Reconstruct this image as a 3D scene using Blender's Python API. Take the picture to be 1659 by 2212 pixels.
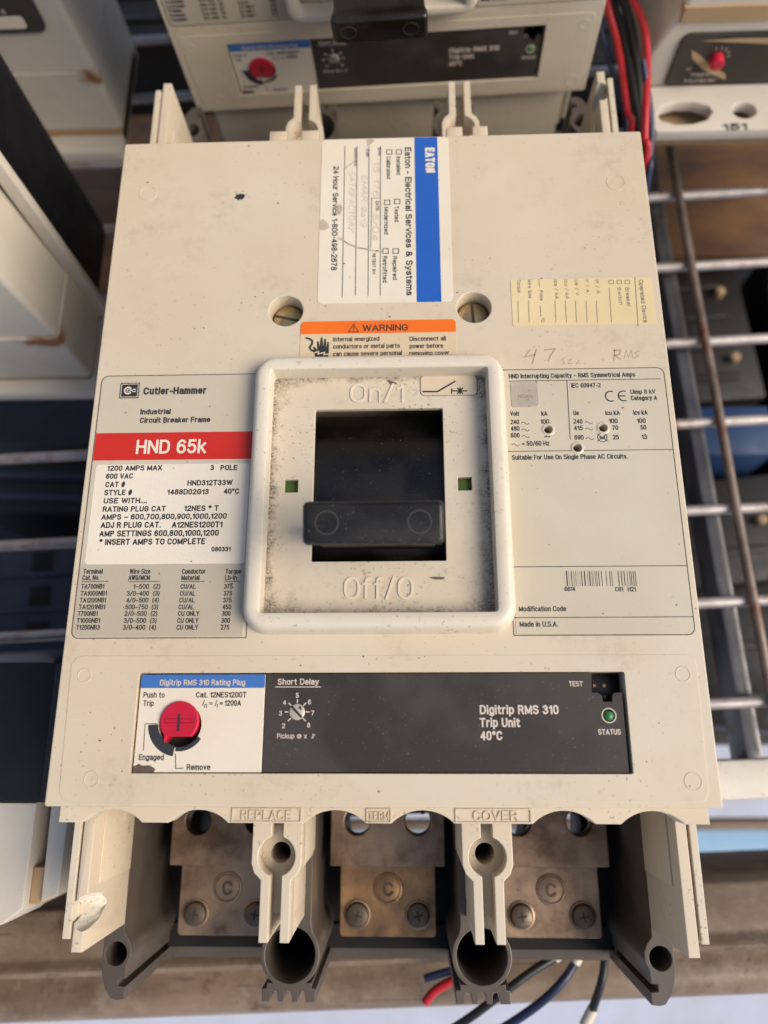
import bpy, bmesh, math, random
from mathutils import Vector, Matrix
from math import sin, cos, pi, radians
random.seed(7)
for o in list(bpy.data.objects): bpy.data.objects.remove(o)
S = bpy.context.scene
COL = S.collection
MM = 0.001

# ------------------------------------------------------------------ camera
RW = ((9.99478879e-01, -2.34813231e-04, -3.22787245e-02),
      (-9.46190037e-03, -9.58180489e-01, -2.86008083e-01),
      (-3.08616856e-02, 2.86164456e-01, -9.57683382e-01))   # rows: right, down, forward
CP = (9.45535912, 21.90211097, 244.657693)                  # millimetres
cam_d = bpy.data.cameras.new("camera"); cam = bpy.data.objects.new("camera", cam_d); COL.objects.link(cam)
r, d, f = [Vector(v) for v in RW]
m = Matrix((r, -d, -f)).transposed().to_4x4(); m.translation = Vector(CP) * MM
cam.matrix_world = m
cam_d.sensor_fit = 'VERTICAL'; cam_d.sensor_height = 9.8; cam_d.sensor_width = 7.35
cam_d.lens = 9.8 * 1600 / 2212
cam_d.clip_start = 0.01; cam_d.clip_end = 100
cam_d.dof.use_dof = True; cam_d.dof.focus_distance = 0.256; cam_d.dof.aperture_fstop = 1.75
S.camera = cam
S.render.resolution_x = 768; S.render.resolution_y = 1024

# ------------------------------------------------------------------ light
SUN_EL, SUN_AZ = radians(43), radians(108)       # azimuth clockwise from +Y
W = bpy.data.worlds.new("World"); S.world = W; W.use_nodes = True
nt = W.node_tree; bg = nt.nodes["Background"]
sky = nt.nodes.new("ShaderNodeTexSky"); sky.sky_type = 'NISHITA'; sky.sun_disc = False
sky.sun_elevation = SUN_EL; sky.sun_rotation = SUN_AZ
sky.air_density = 1.0; sky.dust_density = 2.5
nt.links.new(sky.outputs[0], bg.inputs[0]); bg.inputs[1].default_value = 0.115
sl = bpy.data.lights.new("sun", 'SUN'); sl.energy = 2.2; sl.angle = radians(38); sl.color = (1.0, 0.94, 0.845)
so = bpy.data.objects.new("sun", sl); COL.objects.link(so)
sdir = Vector((sin(SUN_AZ) * cos(SUN_EL), cos(SUN_AZ) * cos(SUN_EL), sin(SUN_EL)))
so.rotation_euler = sdir.to_track_quat('Z', 'Y').to_euler(); so.location = sdir * 2
S.view_settings.view_transform = 'Standard'; S.view_settings.look = 'None'
S.view_settings.exposure = 0.50; S.view_settings.gamma = 1

# where a measured picture point lies on a horizontal plane at height z (mm); PD: 1659x2212 picture units
def un(x, y, z=0.0):
    a = ((x - 829.5) / 1600, (y - 1106) / 1600, 1)
    dv = [sum(RW[i][j] * a[i] for i in range(3)) for j in range(3)]
    k = (z - CP[2]) / dv[2]
    return (CP[0] + k * dv[0], CP[1] + k * dv[1])

# ------------------------------------------------------------------ materials
def lin(h):
    return tuple(((c / 255) / 12.92 if c / 255 <= .04045 else ((c / 255 + .055) / 1.055) ** 2.4) for c in h) + (1,)
class N:
    def __init__(s, name):
        s.m = bpy.data.materials.new(name); s.m.use_nodes = True; s.t = s.m.node_tree
        s.b = s.t.nodes["Principled BSDF"]; s.tc = s.n("ShaderNodeTexCoord")
    def n(s, ty, **kw):
        x = s.t.nodes.new(ty)
        for k, v in kw.items():
            if k in ('operation', 'blend_type', 'data_type', 'feature', 'distance', 'noise_dimensions'): setattr(x, k, v)
            else: x.inputs[k].default_value = v
        return x
    def l(s, a, b): s.t.links.new(a, b)
    def noise(s, scale, detail=3, rough=.55, src=None, stretch=None):
        x = s.n("ShaderNodeTexNoise"); x.inputs['Scale'].default_value = scale; x.inputs['Detail'].default_value = detail
        x.inputs['Roughness'].default_value = rough
        o = s.tc.outputs['Object']
        if stretch:
            mp = s.n("ShaderNodeMapping"); mp.inputs['Scale'].default_value = stretch; s.l(o, mp.inputs[0]); o = mp.outputs[0]
        s.l(o, x.inputs['Vector']); return x.outputs['Fac']
    def ramp(s, fac, lo, hi, a=0., b=1.):
        x = s.n("ShaderNodeMapRange"); s.l(fac, x.inputs['Value'])
        x.inputs['From Min'].default_value = lo; x.inputs['From Max'].default_value = hi
        x.inputs['To Min'].default_value = a; x.inputs['To Max'].default_value = b; return x.outputs[0]
    def mix(s, fac, a, b, mode='MIX'):
        x = s.n("ShaderNodeMix"); x.data_type = 'RGBA'; x.blend_type = mode
        if isinstance(fac, (int, float)): x.inputs[0].default_value = fac
        else: s.l(fac, x.inputs[0])
        for i, v in ((6, a), (7, b)):
            if isinstance(v, tuple): x.inputs[i].default_value = v
            else: s.l(v, x.inputs[i])
        return x.outputs[2]
    def math(s, op, a, b=None):
        x = s.n("ShaderNodeMath"); x.operation = op
        for i, v in ((0, a), (1, b)):
            if v is None: continue
            if isinstance(v, (int, float)): x.inputs[i].default_value = v
            else: s.l(v, x.inputs[i])
        return x.outputs[0]
    def bump(s, h, strength, dist=.0002):
        x = s.n("ShaderNodeBump"); x.inputs['Strength'].default_value = strength; x.inputs['Distance'].default_value = dist
        s.l(h, x.inputs['Height']); s.l(x.outputs[0], s.b.inputs['Normal'])
    def fin(s, col, rough=.5, metal=0., spec=.5):
        if isinstance(col, tuple): s.b.inputs['Base Color'].default_value = col
        else: s.l(col, s.b.inputs['Base Color'])
        if isinstance(rough, (int, float)): s.b.inputs['Roughness'].default_value = rough
        else: s.l(rough, s.b.inputs['Roughness'])
        s.b.inputs['Metallic'].default_value = metal; s.b.inputs['Specular IOR Level'].default_value = spec
        return s.m

def specks(n, col, amount=.705, scale=700, dark=(.05, .035, .025, 1), k=.75):
    """small dirt specks and soft smudges over a colour"""
    s1 = n.ramp(n.noise(scale, 2, .5), amount, amount + .06)
    s2 = n.ramp(n.noise(scale * .36, 4, .6), amount, amount + .05)
    gate = n.ramp(n.noise(22, 3, .6), .42, .66)
    fac = n.math('MULTIPLY', n.math('MAXIMUM', s1, s2), gate)
    return n.mix(n.math('MULTIPLY', fac, k), col, dark)

def plastic(name, base, var=(.9, .86, .8), rough=.42, grime=.0, amount=.69, spec=.4, stretch=None, scuff=0., rust=None):
    n = N(name)
    c1 = base; c2 = tuple(base[i] * var[i] for i in range(3)) + (1,)
    c = n.mix(n.ramp(n.noise(14, 5, .6), .35, .7), c1, c2)
    c = n.mix(n.ramp(n.noise(120, 4, .65), .5, .8, 0, .35), c, c2)
    c = n.mix(n.ramp(n.noise(1800, 2, .6), .35, .65, 0, .10), c, tuple(v * .8 for v in base[:3]) + (1,))
    if scuff:
        c = n.mix(n.ramp(n.noise(5, 3, .6), .35, .65, 0, .5), c, tuple(base[i] * (.97, .86, .74)[i] for i in range(3)) + (1,))
        sm = n.math('MULTIPLY', n.ramp(n.noise(30, 7, .72), .52, .72), n.ramp(n.noise(260, 4, .7), .38, .66))
        c = n.mix(n.math('MULTIPLY', sm, scuff), c, (.25, .19, .13, 1))
        sx = n.ramp(n.noise(60, 4, .7, stretch=(7, .9, 1)), .68, .73); sy = n.ramp(n.noise(55, 4, .7, stretch=(.8, 6, 1)), .69, .74)
        c = n.mix(n.math('MULTIPLY', n.math('MAXIMUM', sx, sy), .3), c, (.78, .72, .6, 1))
    if rust:
        vm = n.n("ShaderNodeVectorMath"); vm.operation = 'SUBTRACT'; n.l(n.tc.outputs['Object'], vm.inputs[0]); vm.inputs[1].default_value = tuple(v * MM for v in rust[0])
        v2 = n.n("ShaderNodeVectorMath"); v2.operation = 'DIVIDE'; n.l(vm.outputs[0], v2.inputs[0]); v2.inputs[1].default_value = tuple(v * MM for v in rust[1])
        v3 = n.n("ShaderNodeVectorMath"); v3.operation = 'LENGTH'; n.l(v2.outputs[0], v3.inputs[0])
        rr_ = n.math('ADD', v3.outputs['Value'], n.ramp(n.noise(120, 5, .7), .3, .7, -.45, .45))
        c = n.mix(n.ramp(rr_, 1.0, .35, 0, .92), c, (.26, .085, .02, 1))
        g = n.math('MULTIPLY', n.ramp(n.noise(75, 7, .75), .40, .64), grime)
        g2 = n.ramp(n.noise(420, 4, .7), .4, .7, .3, 1)
        c = n.mix(n.math('MULTIPLY', g, g2), c, (.09, .055, .035, 1))
    c = specks(n, c, amount)
    n.bump(n.noise(900, 3, .6), .3, .0001)
    return n.fin(c, n.ramp(n.noise(60, 5, .65), .3, .7, rough - .1, rough + .16), 0, spec)

BEIGE = (.61, .52, .39, 1)
M = {}
M['case'] = plastic('beige_case_plastic', BEIGE, scuff=.55, amount=.675)
M['case_light'] = plastic('beige_clean_plastic', (.70, .62, .49, 1))
M['bezel'] = plastic('pale_bezel_plastic', (.66, .59, .475, 1), scuff=.35, amount=.66)
M['case_dirty'] = plastic('beige_case_plastic_grimy', BEIGE, grime=.75, amount=.64)
M['rust_a'] = plastic('pale_case_rust_corner', (.60, .54, .45, 1), grime=.15, rust=((-170, 384, -87), (9, 9, 7)))
M['rust_c'] = plastic('pale_case_rust_seam', (.60, .54, .45, 1), grime=.15, rust=((-174, 214, -88), (20, 10, 6)))
M['case_pale'] = plastic('pale_case_plastic', (.60, .54, .45, 1), grime=.15)
M['plate'] = plastic('nameplate_greyish_beige', (.55, .475, .355, 1), rough=.34, amount=.72)
M['plate_grey'] = plastic('nameplate_grey', (.47, .405, .305, 1), rough=.34, amount=.72)
M['white_print'] = plastic('white_label_field', (.76, .66, .53, 1), rough=.36, amount=.73)
M['sticker'] = plastic('white_sticker_paper', (.74, .655, .52, 1), rough=.4, amount=.72)
M['yellow_sticker'] = plastic('yellowed_sticker', (.70, .56, .315, 1), rough=.4, amount=.74)
M['warn_paper'] = plastic('warning_sticker_tan', (.64, .50, .32, 1), rough=.4, grime=.25, amount=.70)
M['red_print'] = plastic('red_print', (.56, .026, .016, 1), var=(.85, .9, .9), rough=.35, amount=.76)
M['blue_print'] = plastic('blue_print', (.018, .105, .42, 1), var=(.9, .9, .9), rough=.35, amount=.78)
M['blue_label'] = plastic('blue_rating_label', (.055, .16, .42, 1), var=(.9, .9, .9), rough=.35, amount=.78)
M['orange_print'] = plastic('orange_print', (.80, .155, .012, 1), var=(.9, .8, .9), rough=.35, amount=.72)
M['ink'] = plastic('black_ink', (.026, .028, .028, 1), var=(1.3, 1.2, 1.2), rough=.45, amount=.9)
M['faded_ink'] = plastic('faded_ink', (.10, .095, .085, 1), var=(1.3, 1.3, 1.3), rough=.5, amount=.9)
M['hand'] = plastic('faded_pen', (.50, .385, .33, 1), var=(1.15, 1.15, 1.15), rough=.6, amount=.9)
M['pencil'] = plastic('brown_pencil', (.33, .225, .15, 1), var=(1.2, 1.2, 1.2), rough=.6, amount=.9)
M['pale_ink'] = plastic('pale_ink', (.60, .50, .42, 1), rough=.4, amount=.9)
M['stain2'] = plastic('faint_tape_mark', (.53, .44, .32, 1), rough=.6)
M['stain'] = plastic('brown_paper_stain', (.50, .42, .31, 1), var=(.75, .7, .62), rough=.6, amount=.6)
M['soot'] = plastic('dark_grime', (.16, .115, .08, 1), var=(.5, .5, .5), rough=.8, amount=.6)
M['gap'] = plastic('dark_gap', (.05, .04, .03, 1), rough=.8)
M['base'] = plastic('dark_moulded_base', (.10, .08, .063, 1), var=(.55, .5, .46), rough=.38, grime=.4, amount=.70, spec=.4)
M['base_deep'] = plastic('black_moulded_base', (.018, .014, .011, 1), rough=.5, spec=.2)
M['silver'] = None
M['ring_grey'] = plastic('grey_ring_edge', (.05, .045, .038, 1), rough=.5, amount=.8)  # paler than the handle so its moulded rings show
def dusty_black(name, base, gloss, dust=.665, spec=.5):
    n = N(name)
    d1 = n.ramp(n.noise(1500, 2, .5), dust, dust + .05); d2 = n.ramp(n.noise(700, 3, .6), dust + .03, dust + .07)
    dd = n.math('MULTIPLY', n.math('MAXIMUM', d1, d2), n.ramp(n.noise(60, 3), .3, .6, .25, 1))
    w = n.ramp(n.noise(18, 4, .6), .44, .54)
    c = n.mix(w, base, tuple(v * 1.5 + .002 for v in base[:3]) + (1,))
    c = n.mix(n.math('MULTIPLY', dd, .42), c, (.36, .32, .27, 1))
    n.bump(n.noise(1400, 2), .15, .0001)
    return n.fin(c, n.ramp(w, 0, 1, gloss, gloss + .18), 0, spec)
M['black'] = dusty_black('dusty_black_plastic', (.0035, .0026, .0018, 1), .30, .70, .35)
M['handle'] = dusty_black('dusty_handle_plastic', (.0075, .006, .0045, 1), .30, .68, .4)
M['panel'] = dusty_black('charcoal_panel', (.032, .026, .021, 1), .5, .695, .3)
def metal(name, a, b, rough=.4, met=1., rust=None, sc=40, stretch=None):
    n = N(name)
    c = n.mix(n.ramp(n.noise(sc, 5, .65, stretch=stretch), .38, .66), a, b)
    if rust: c = n.mix(n.ramp(n.noise(rust[0], 6, .7, stretch=stretch), rust[1], rust[1] + .1), c, rust[2])
    c = specks(n, c, .68)
    n.bump(n.noise(500, 4), .3, .0002)
    return n.fin(c, n.ramp(n.noise(70, 4), .3, .7, rough - .1, rough + .15), met)
M['brass'] = metal('tarnished_terminal_metal', (.42, .285, .18, 1), (.14, .086, .052, 1), .40, .65)
M['copper'] = metal('bright_copper_terminal', (.46, .25, .105, 1), (.17, .10, .056, 1), .36, .75, sc=55)
M['screw_dark'] = metal('dark_screw_steel', (.15, .11, .075, 1), (.07, .05, .036, 1), .42, .6)
M['screw_gold'] = metal('yellow_zinc_screw', (.50, .40, .17, 1), (.33, .22, .15, 1), .33, .8, sc=160)
M['steel'] = metal('galvanised_wire', (.50, .45, .42, 1), (.30, .25, .22, 1), .45, .45, (22, .54, (.22, .10, .05, 1)))
M['steel_brown'] = metal('rusty_brown_wire', (.26, .20, .16, 1), (.13, .095, .075, 1), .45, .5, (30, .55, (.17, .06, .03, 1)))
M['channel'] = metal('grey_channel_steel', (.15, .145, .14, 1), (.09, .085, .085, 1), .4, .6, (30, .66, (.14, .06, .03, 1)))
def beam_mat():
    n = N('brown_painted_beam')
    c = n.mix(n.ramp(n.noise(9, 6, .7, stretch=(1, 3, 3)), .35, .68), (.245, .17, .11, 1), (.115, .074, .046, 1))
    c = n.mix(n.ramp(n.noise(70, 6, .75), .5, .7, 0, .7), c, (.28, .215, .155, 1))
    sc = n.math('MAXIMUM', n.ramp(n.noise(50, 5, .8, stretch=(.5, 5, 5)), .63, .68), n.ramp(n.noise(40, 3, .6, stretch=(.4, 6, 2)), .66, .69))
    c = n.mix(n.math('MULTIPLY', sc, .55), c, (.045, .03, .022, 1))
    c = n.mix(n.ramp(n.noise(26, 6, .7), .62, .70, 0, .8), c, (.07, .035, .02, 1))
    c = specks(n, c, .62)
    n.bump(n.noise(120, 6, .7), .5, .0006)
    return n.fin(c, n.ramp(n.noise(60, 4), .3, .7, .35, .6), .05)
M['beam'] = beam_mat()
M['silver'] = metal('silver_foil', (.60, .51, .40, 1), (.44, .37, .28, 1), .35, .35)
M['clutter'] = plastic('shelf_clutter_dark', (.016, .013, .011, 1), rough=.5)
M['clutter_grey'] = plastic('shelf_clutter_grey', (.045, .045, .05, 1), rough=.5)
M['board'] = metal('brown_board', (.20, .092, .028, 1), (.075, .034, .014, 1), .6, 0., sc=12, stretch=(1, 3, 1))
M['navy_case'] = plastic('navy_case', (.035, .045, .07, 1), rough=.5)
M['slab'] = plastic('black_slab', (.006, .006, .007, 1), rough=.5, spec=.3)
M['sky_blue'] = plastic('light_blue_floor_paint', (.25, .42, .60, 1), rough=.6)
M['sky_tint_blue'] = plastic('sky_tint_blue', (.018, .05, .13, 1), rough=.5)  # blue sky light on the clutter, put into the colour
M['red_wire'] = plastic('red_wire', (.42, .012, .02, 1), rough=.35, amount=.8)
M['blue_wire'] = plastic('navy_wire', (.018, .024, .06, 1), rough=.35, amount=.8)
M['black_wire'] = plastic('black_wire', (.018, .016, .015, 1), rough=.35, amount=.8)
M['lug'] = plastic('pale_wire_lug', (.62, .56, .44, 1), rough=.4)
M['red_button'] = plastic('red_button', (.55, .012, .035, 1), var=(.85, .9, .9), rough=.36, amount=.8)
M['dark_red'] = plastic('dark_red_edge', (.26, .006, .015, 1), rough=.4, amount=.9)
M['green'] = plastic('green_indicator', (.07, .12, .02, 1), rough=.5)
M['green_led'] = plastic('green_led', (.045, .20, .07, 1), rough=.3, amount=.9, spec=.5)
M['chip'] = plastic('chipped_plastic', (.60, .55, .45, 1), rough=.9, grime=.35, amount=.62)
M['concrete'] = plastic('pale_concrete', (.50, .52, .62, 1), rough=.8, amount=.74)
M['tan'] = plastic('tan_part', (.42, .28, .15, 1), rough=.6)

# moulded recess plate: grime gathers along its rim
def recess_mat():
    n = N('beige_recess_plastic')
    c = n.mix(n.ramp(n.noise(14, 5, .6), .35, .7), BEIGE, tuple(BEIGE[i] * (.9, .86, .8)[i] for i in range(3)) + (1,))
    sep = n.n("ShaderNodeSeparateXYZ"); n.l(n.tc.outputs['Object'], sep.inputs[0])
    x, y = sep.outputs[0], sep.outputs[1]
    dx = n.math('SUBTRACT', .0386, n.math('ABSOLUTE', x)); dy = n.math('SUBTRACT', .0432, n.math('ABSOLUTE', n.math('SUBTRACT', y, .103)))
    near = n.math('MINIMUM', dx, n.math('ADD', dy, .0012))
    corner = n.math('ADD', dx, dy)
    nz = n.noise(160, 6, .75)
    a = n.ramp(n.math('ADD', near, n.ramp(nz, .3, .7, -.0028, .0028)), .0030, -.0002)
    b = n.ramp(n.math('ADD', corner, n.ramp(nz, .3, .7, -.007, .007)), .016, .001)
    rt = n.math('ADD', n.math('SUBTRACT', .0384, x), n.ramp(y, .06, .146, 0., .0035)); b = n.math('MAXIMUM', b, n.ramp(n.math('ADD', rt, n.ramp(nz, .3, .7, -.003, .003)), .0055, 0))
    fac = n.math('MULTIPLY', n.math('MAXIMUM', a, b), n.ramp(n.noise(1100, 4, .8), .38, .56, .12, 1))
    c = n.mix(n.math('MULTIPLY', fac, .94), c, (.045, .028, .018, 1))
    c = n.mix(n.ramp(n.noise(45, 6, .7), .5, .75, 0, .28), c, (.36, .27, .19, 1))
    c = specks(n, c, .62, k=.85)
    n.bump(n.noise(900, 3, .6), .3, .0001)
    return n.fin(c, .5)
M['recess'] = recess_mat()

# ------------------------------------------------------------------ object helpers (all in mm)
def tag(o, label=None, cat=None, group=None, kind=None):
    if label: o['label'] = label
    if cat: o['category'] = cat
    if group: o['group'] = group
    if kind: o['kind'] = kind
    return o
def empty(name, label, cat, loc=(0, 0, 0), rot=(0, 0, 0), group=None):
    o = bpy.data.objects.new(name, None); COL.objects.link(o); o.empty_display_size = .01
    o.location = Vector(loc) * MM; o.rotation_euler = rot
    return tag(o, label, cat, group)
def link(name, me, mat, parent=None, loc=(0, 0, 0), rot=(0, 0, 0), smooth=None):
    o = bpy.data.objects.new(name, me); COL.objects.link(o); o.parent = parent
    o.location = Vector(loc) * MM; o.rotation_euler = rot
    if mat is not None:
        me.materials.clear(); me.materials.append(M[mat])
    if smooth: smooth_mesh(me, smooth)
    return o
def smooth_mesh(me, ang=35):
    for p in me.polygons: p.use_smooth = True
    me.set_sharp_from_angle(angle=radians(ang))
def bm_obj(name, bm, mat, parent=None, smooth=35, loc=(0, 0, 0), rot=(0, 0, 0)):
    me = bpy.data.meshes.new(name); bmesh.ops.recalc_face_normals(bm, faces=bm.faces)
    bmesh.ops.scale(bm, vec=(MM, MM, MM), verts=bm.verts)
    bm.to_mesh(me); bm.free()
    return link(name, me, mat, parent, loc, rot, smooth)
def circ(cx, cy, rx, n=28, ry=None, a0=0, a1=360):
    ry = rx if ry is None else ry; full = abs(a1 - a0) >= 360; k = n if full else n + 1
    return [(cx + rx * cos(radians(a0 + (a1 - a0) * i / n)), cy + ry * sin(radians(a0 + (a1 - a0) * i / n))) for i in range(k)]
def rrect(x0, y0, x1, y1, r=1., n=5):
    rs = r if isinstance(r, (tuple, list)) else (r,) * 4   # bl, br, tr, tl
    out = []
    for (cx, cy, a, q) in ((x0 + rs[0], y0 + rs[0], 180, rs[0]), (x1 - rs[1], y0 + rs[1], 270, rs[1]), (x1 - rs[2], y1 - rs[2], 0, rs[2]), (x0 + rs[3], y1 - rs[3], 90, rs[3])):
        if q <= 0: out.append((cx, cy)); continue
        out += [(cx + q * cos(radians(a + 90 * i / n)), cy + q * sin(radians(a + 90 * i / n))) for i in range(n + 1)]
    return out
def plate(name, outlines, z0, z1, mat, parent=None, bevel=.3, smooth=40):
    """flat outline(s) with holes, extruded from z0 to z1 with a bevelled edge"""
    cu = bpy.data.curves.new(name, 'CURVE'); cu.dimensions = '2D'; cu.fill_mode = 'BOTH'
    for pts in outlines:
        sp = cu.splines.new('POLY'); sp.points.add(len(pts) - 1); sp.use_cyclic_u = True
        for p, q in zip(sp.points, pts): p.co = (q[0], q[1], 0, 1)
    h = (z1 - z0) / 2
    bevel = min(bevel, h * .9)
    cu.extrude = h - bevel; cu.bevel_depth = bevel; cu.bevel_resolution = 1; cu.offset = -bevel
    t = bpy.data.objects.new(name, cu); COL.objects.link(t)
    dg = bpy.context.evaluated_depsgraph_get(); me = bpy.data.meshes.new_from_object(t.evaluated_get(dg))
    bpy.data.objects.remove(t); me.name = name
    me.transform(Matrix.Scale(MM, 4) @ Matrix.Translation((0, 0, (z0 + z1) / 2)))
    return link(name, me, mat, parent, smooth=smooth)
def loft(name, rings, mat, parent=None, cap0=True, cap1=True, smooth=35, closed=False, **kw):
    bm = bmesh.new(); vs = [[bm.verts.new(p) for p in ring] for ring in rings]
    pairs = list(zip(vs, vs[1:])) + ([(vs[-1], vs[0])] if closed else [])
    for a, b in pairs:
        k = len(a)
        for i in range(k): bm.faces.new((a[i], a[(i + 1) % k], b[(i + 1) % k], b[i]))
    if not closed and cap0: bm.faces.new(list(reversed(vs[0])))
    if not closed and cap1: bm.faces.new(vs[-1])
    return bm_obj(name, bm, mat, parent, smooth, **kw)
def ring2(pts, z): return [(p[0], p[1], z) for p in pts]
def disc(name, cx, cy, r, z0, z1, mat, parent=None, bev=.4, n=32, **kw):
    return loft(name, [ring2(circ(cx, cy, r, n), z0), ring2(circ(cx, cy, r, n), z1 - bev), ring2(circ(cx, cy, r - bev * .35, n), z1 - bev * .3), ring2(circ(cx, cy, r - bev, n), z1)], mat, parent, **kw)
def box_bm(bm, x0, y0, z0, x1, y1, z1, bev=0, rot=0, seg=2):
    g = bmesh.ops.create_cube(bm, size=1)['verts']
    bmesh.ops.scale(bm, vec=(x1 - x0, y1 - y0, z1 - z0), verts=g)
    if bev: 
        es = list({e for v in g for e in v.link_edges})
        g = list({v for v in bmesh.ops.bevel(bm, geom=es, offset=bev, segments=seg, affect='EDGES', profile=.5)['verts']} | {v for v in g if v.is_valid})
    if rot: bmesh.ops.rotate(bm, cent=(0, 0, 0), matrix=Matrix.Rotation(rot, 3, 'Z'), verts=g)
    bmesh.ops.translate(bm, vec=((x0 + x1) / 2, (y0 + y1) / 2, (z0 + z1) / 2), verts=g)
def box(name, x0, y0, z0, x1, y1, z1, mat, parent=None, bev=.4, rot=0, **kw):
    bm = bmesh.new(); box_bm(bm, x0, y0, z0, x1, y1, z1, bev, rot)
    return bm_obj(name, bm, mat, parent, **kw)
def tube(name, pts, rad, mat, parent=None, n=14, sub=6, caps=True):
    P = [Vector(p) for p in pts]; Q = []
    for i in range(len(P) - 1):
        p0 = P[max(i - 1, 0)]; p1 = P[i]; p2 = P[i + 1]; p3 = P[min(i + 2, len(P) - 1)]
        for k in range(sub):
            t = k / sub
            Q.append(.5 * ((2 * p1) + (-p0 + p2) * t + (2 * p0 - 5 * p1 + 4 * p2 - p3) * t * t + (-p0 + 3 * p1 - 3 * p2 + p3) * t ** 3))
    Q.append(P[-1]); rings = []
    up = None
    for i, q in enumerate(Q):
        tg = (Q[min(i + 1, len(Q) - 1)] - Q[max(i - 1, 0)]).normalized()
        if up is None: up = tg.orthogonal().normalized()
        up = (up - tg * up.dot(tg)).normalized(); sd = tg.cross(up)
        rings.append([tuple(q + (up * cos(2 * pi * j / n) + sd * sin(2 * pi * j / n)) * rad) for j in range(n)])
    return loft(name, rings, mat, parent, smooth=60)


# a drawn grotesque alphabet: every letter is a set of strokes on a unit capital height
def _a(cx, cy, rx, ry, a0, a1, n=7): return [(cx + rx * cos(radians(a0 + (a1 - a0) * i / n)), cy + ry * sin(radians(a0 + (a1 - a0) * i / n))) for i in range(n + 1)]
def _o(x0, y0, x1, y1, k=.5):
    rx = (x1 - x0) / 2; ry = min((y1 - y0) / 2, rx * 1.25); cx = (x0 + x1) / 2
    return _a(cx, y1 - ry, rx, ry, 0, 180, 10) + _a(cx, y0 + ry, rx, ry, 180, 360, 10) + [(x1, y1 - ry)]
def _c(x0, y0, x1, y1, s=22):
    rx = (x1 - x0) / 2; ry = min((y1 - y0) / 2, rx * 1.25); cx = (x0 + x1) / 2
    return _a(cx, y1 - ry, rx, ry, s, 180, 9) + _a(cx, y0 + ry, rx, ry, 180, 360 - s, 9)
_S = _a(.25, .75, .25, .25, 25, 180, 6) + _a(.26, .74, .26, .22, 190, 262, 3) + _a(.26, .26, .26, .25, 82, -90, 8) + _a(.26, .25, .26, .25, -90, -160, 4)
_s = _a(.2, .54, .19, .18, 25, 180, 6) + _a(.2, .54, .2, .16, 195, 262, 2) + _a(.2, .2, .21, .2, 82, -90, 6) + _a(.2, .2, .21, .2, -90, -158, 3)
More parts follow.
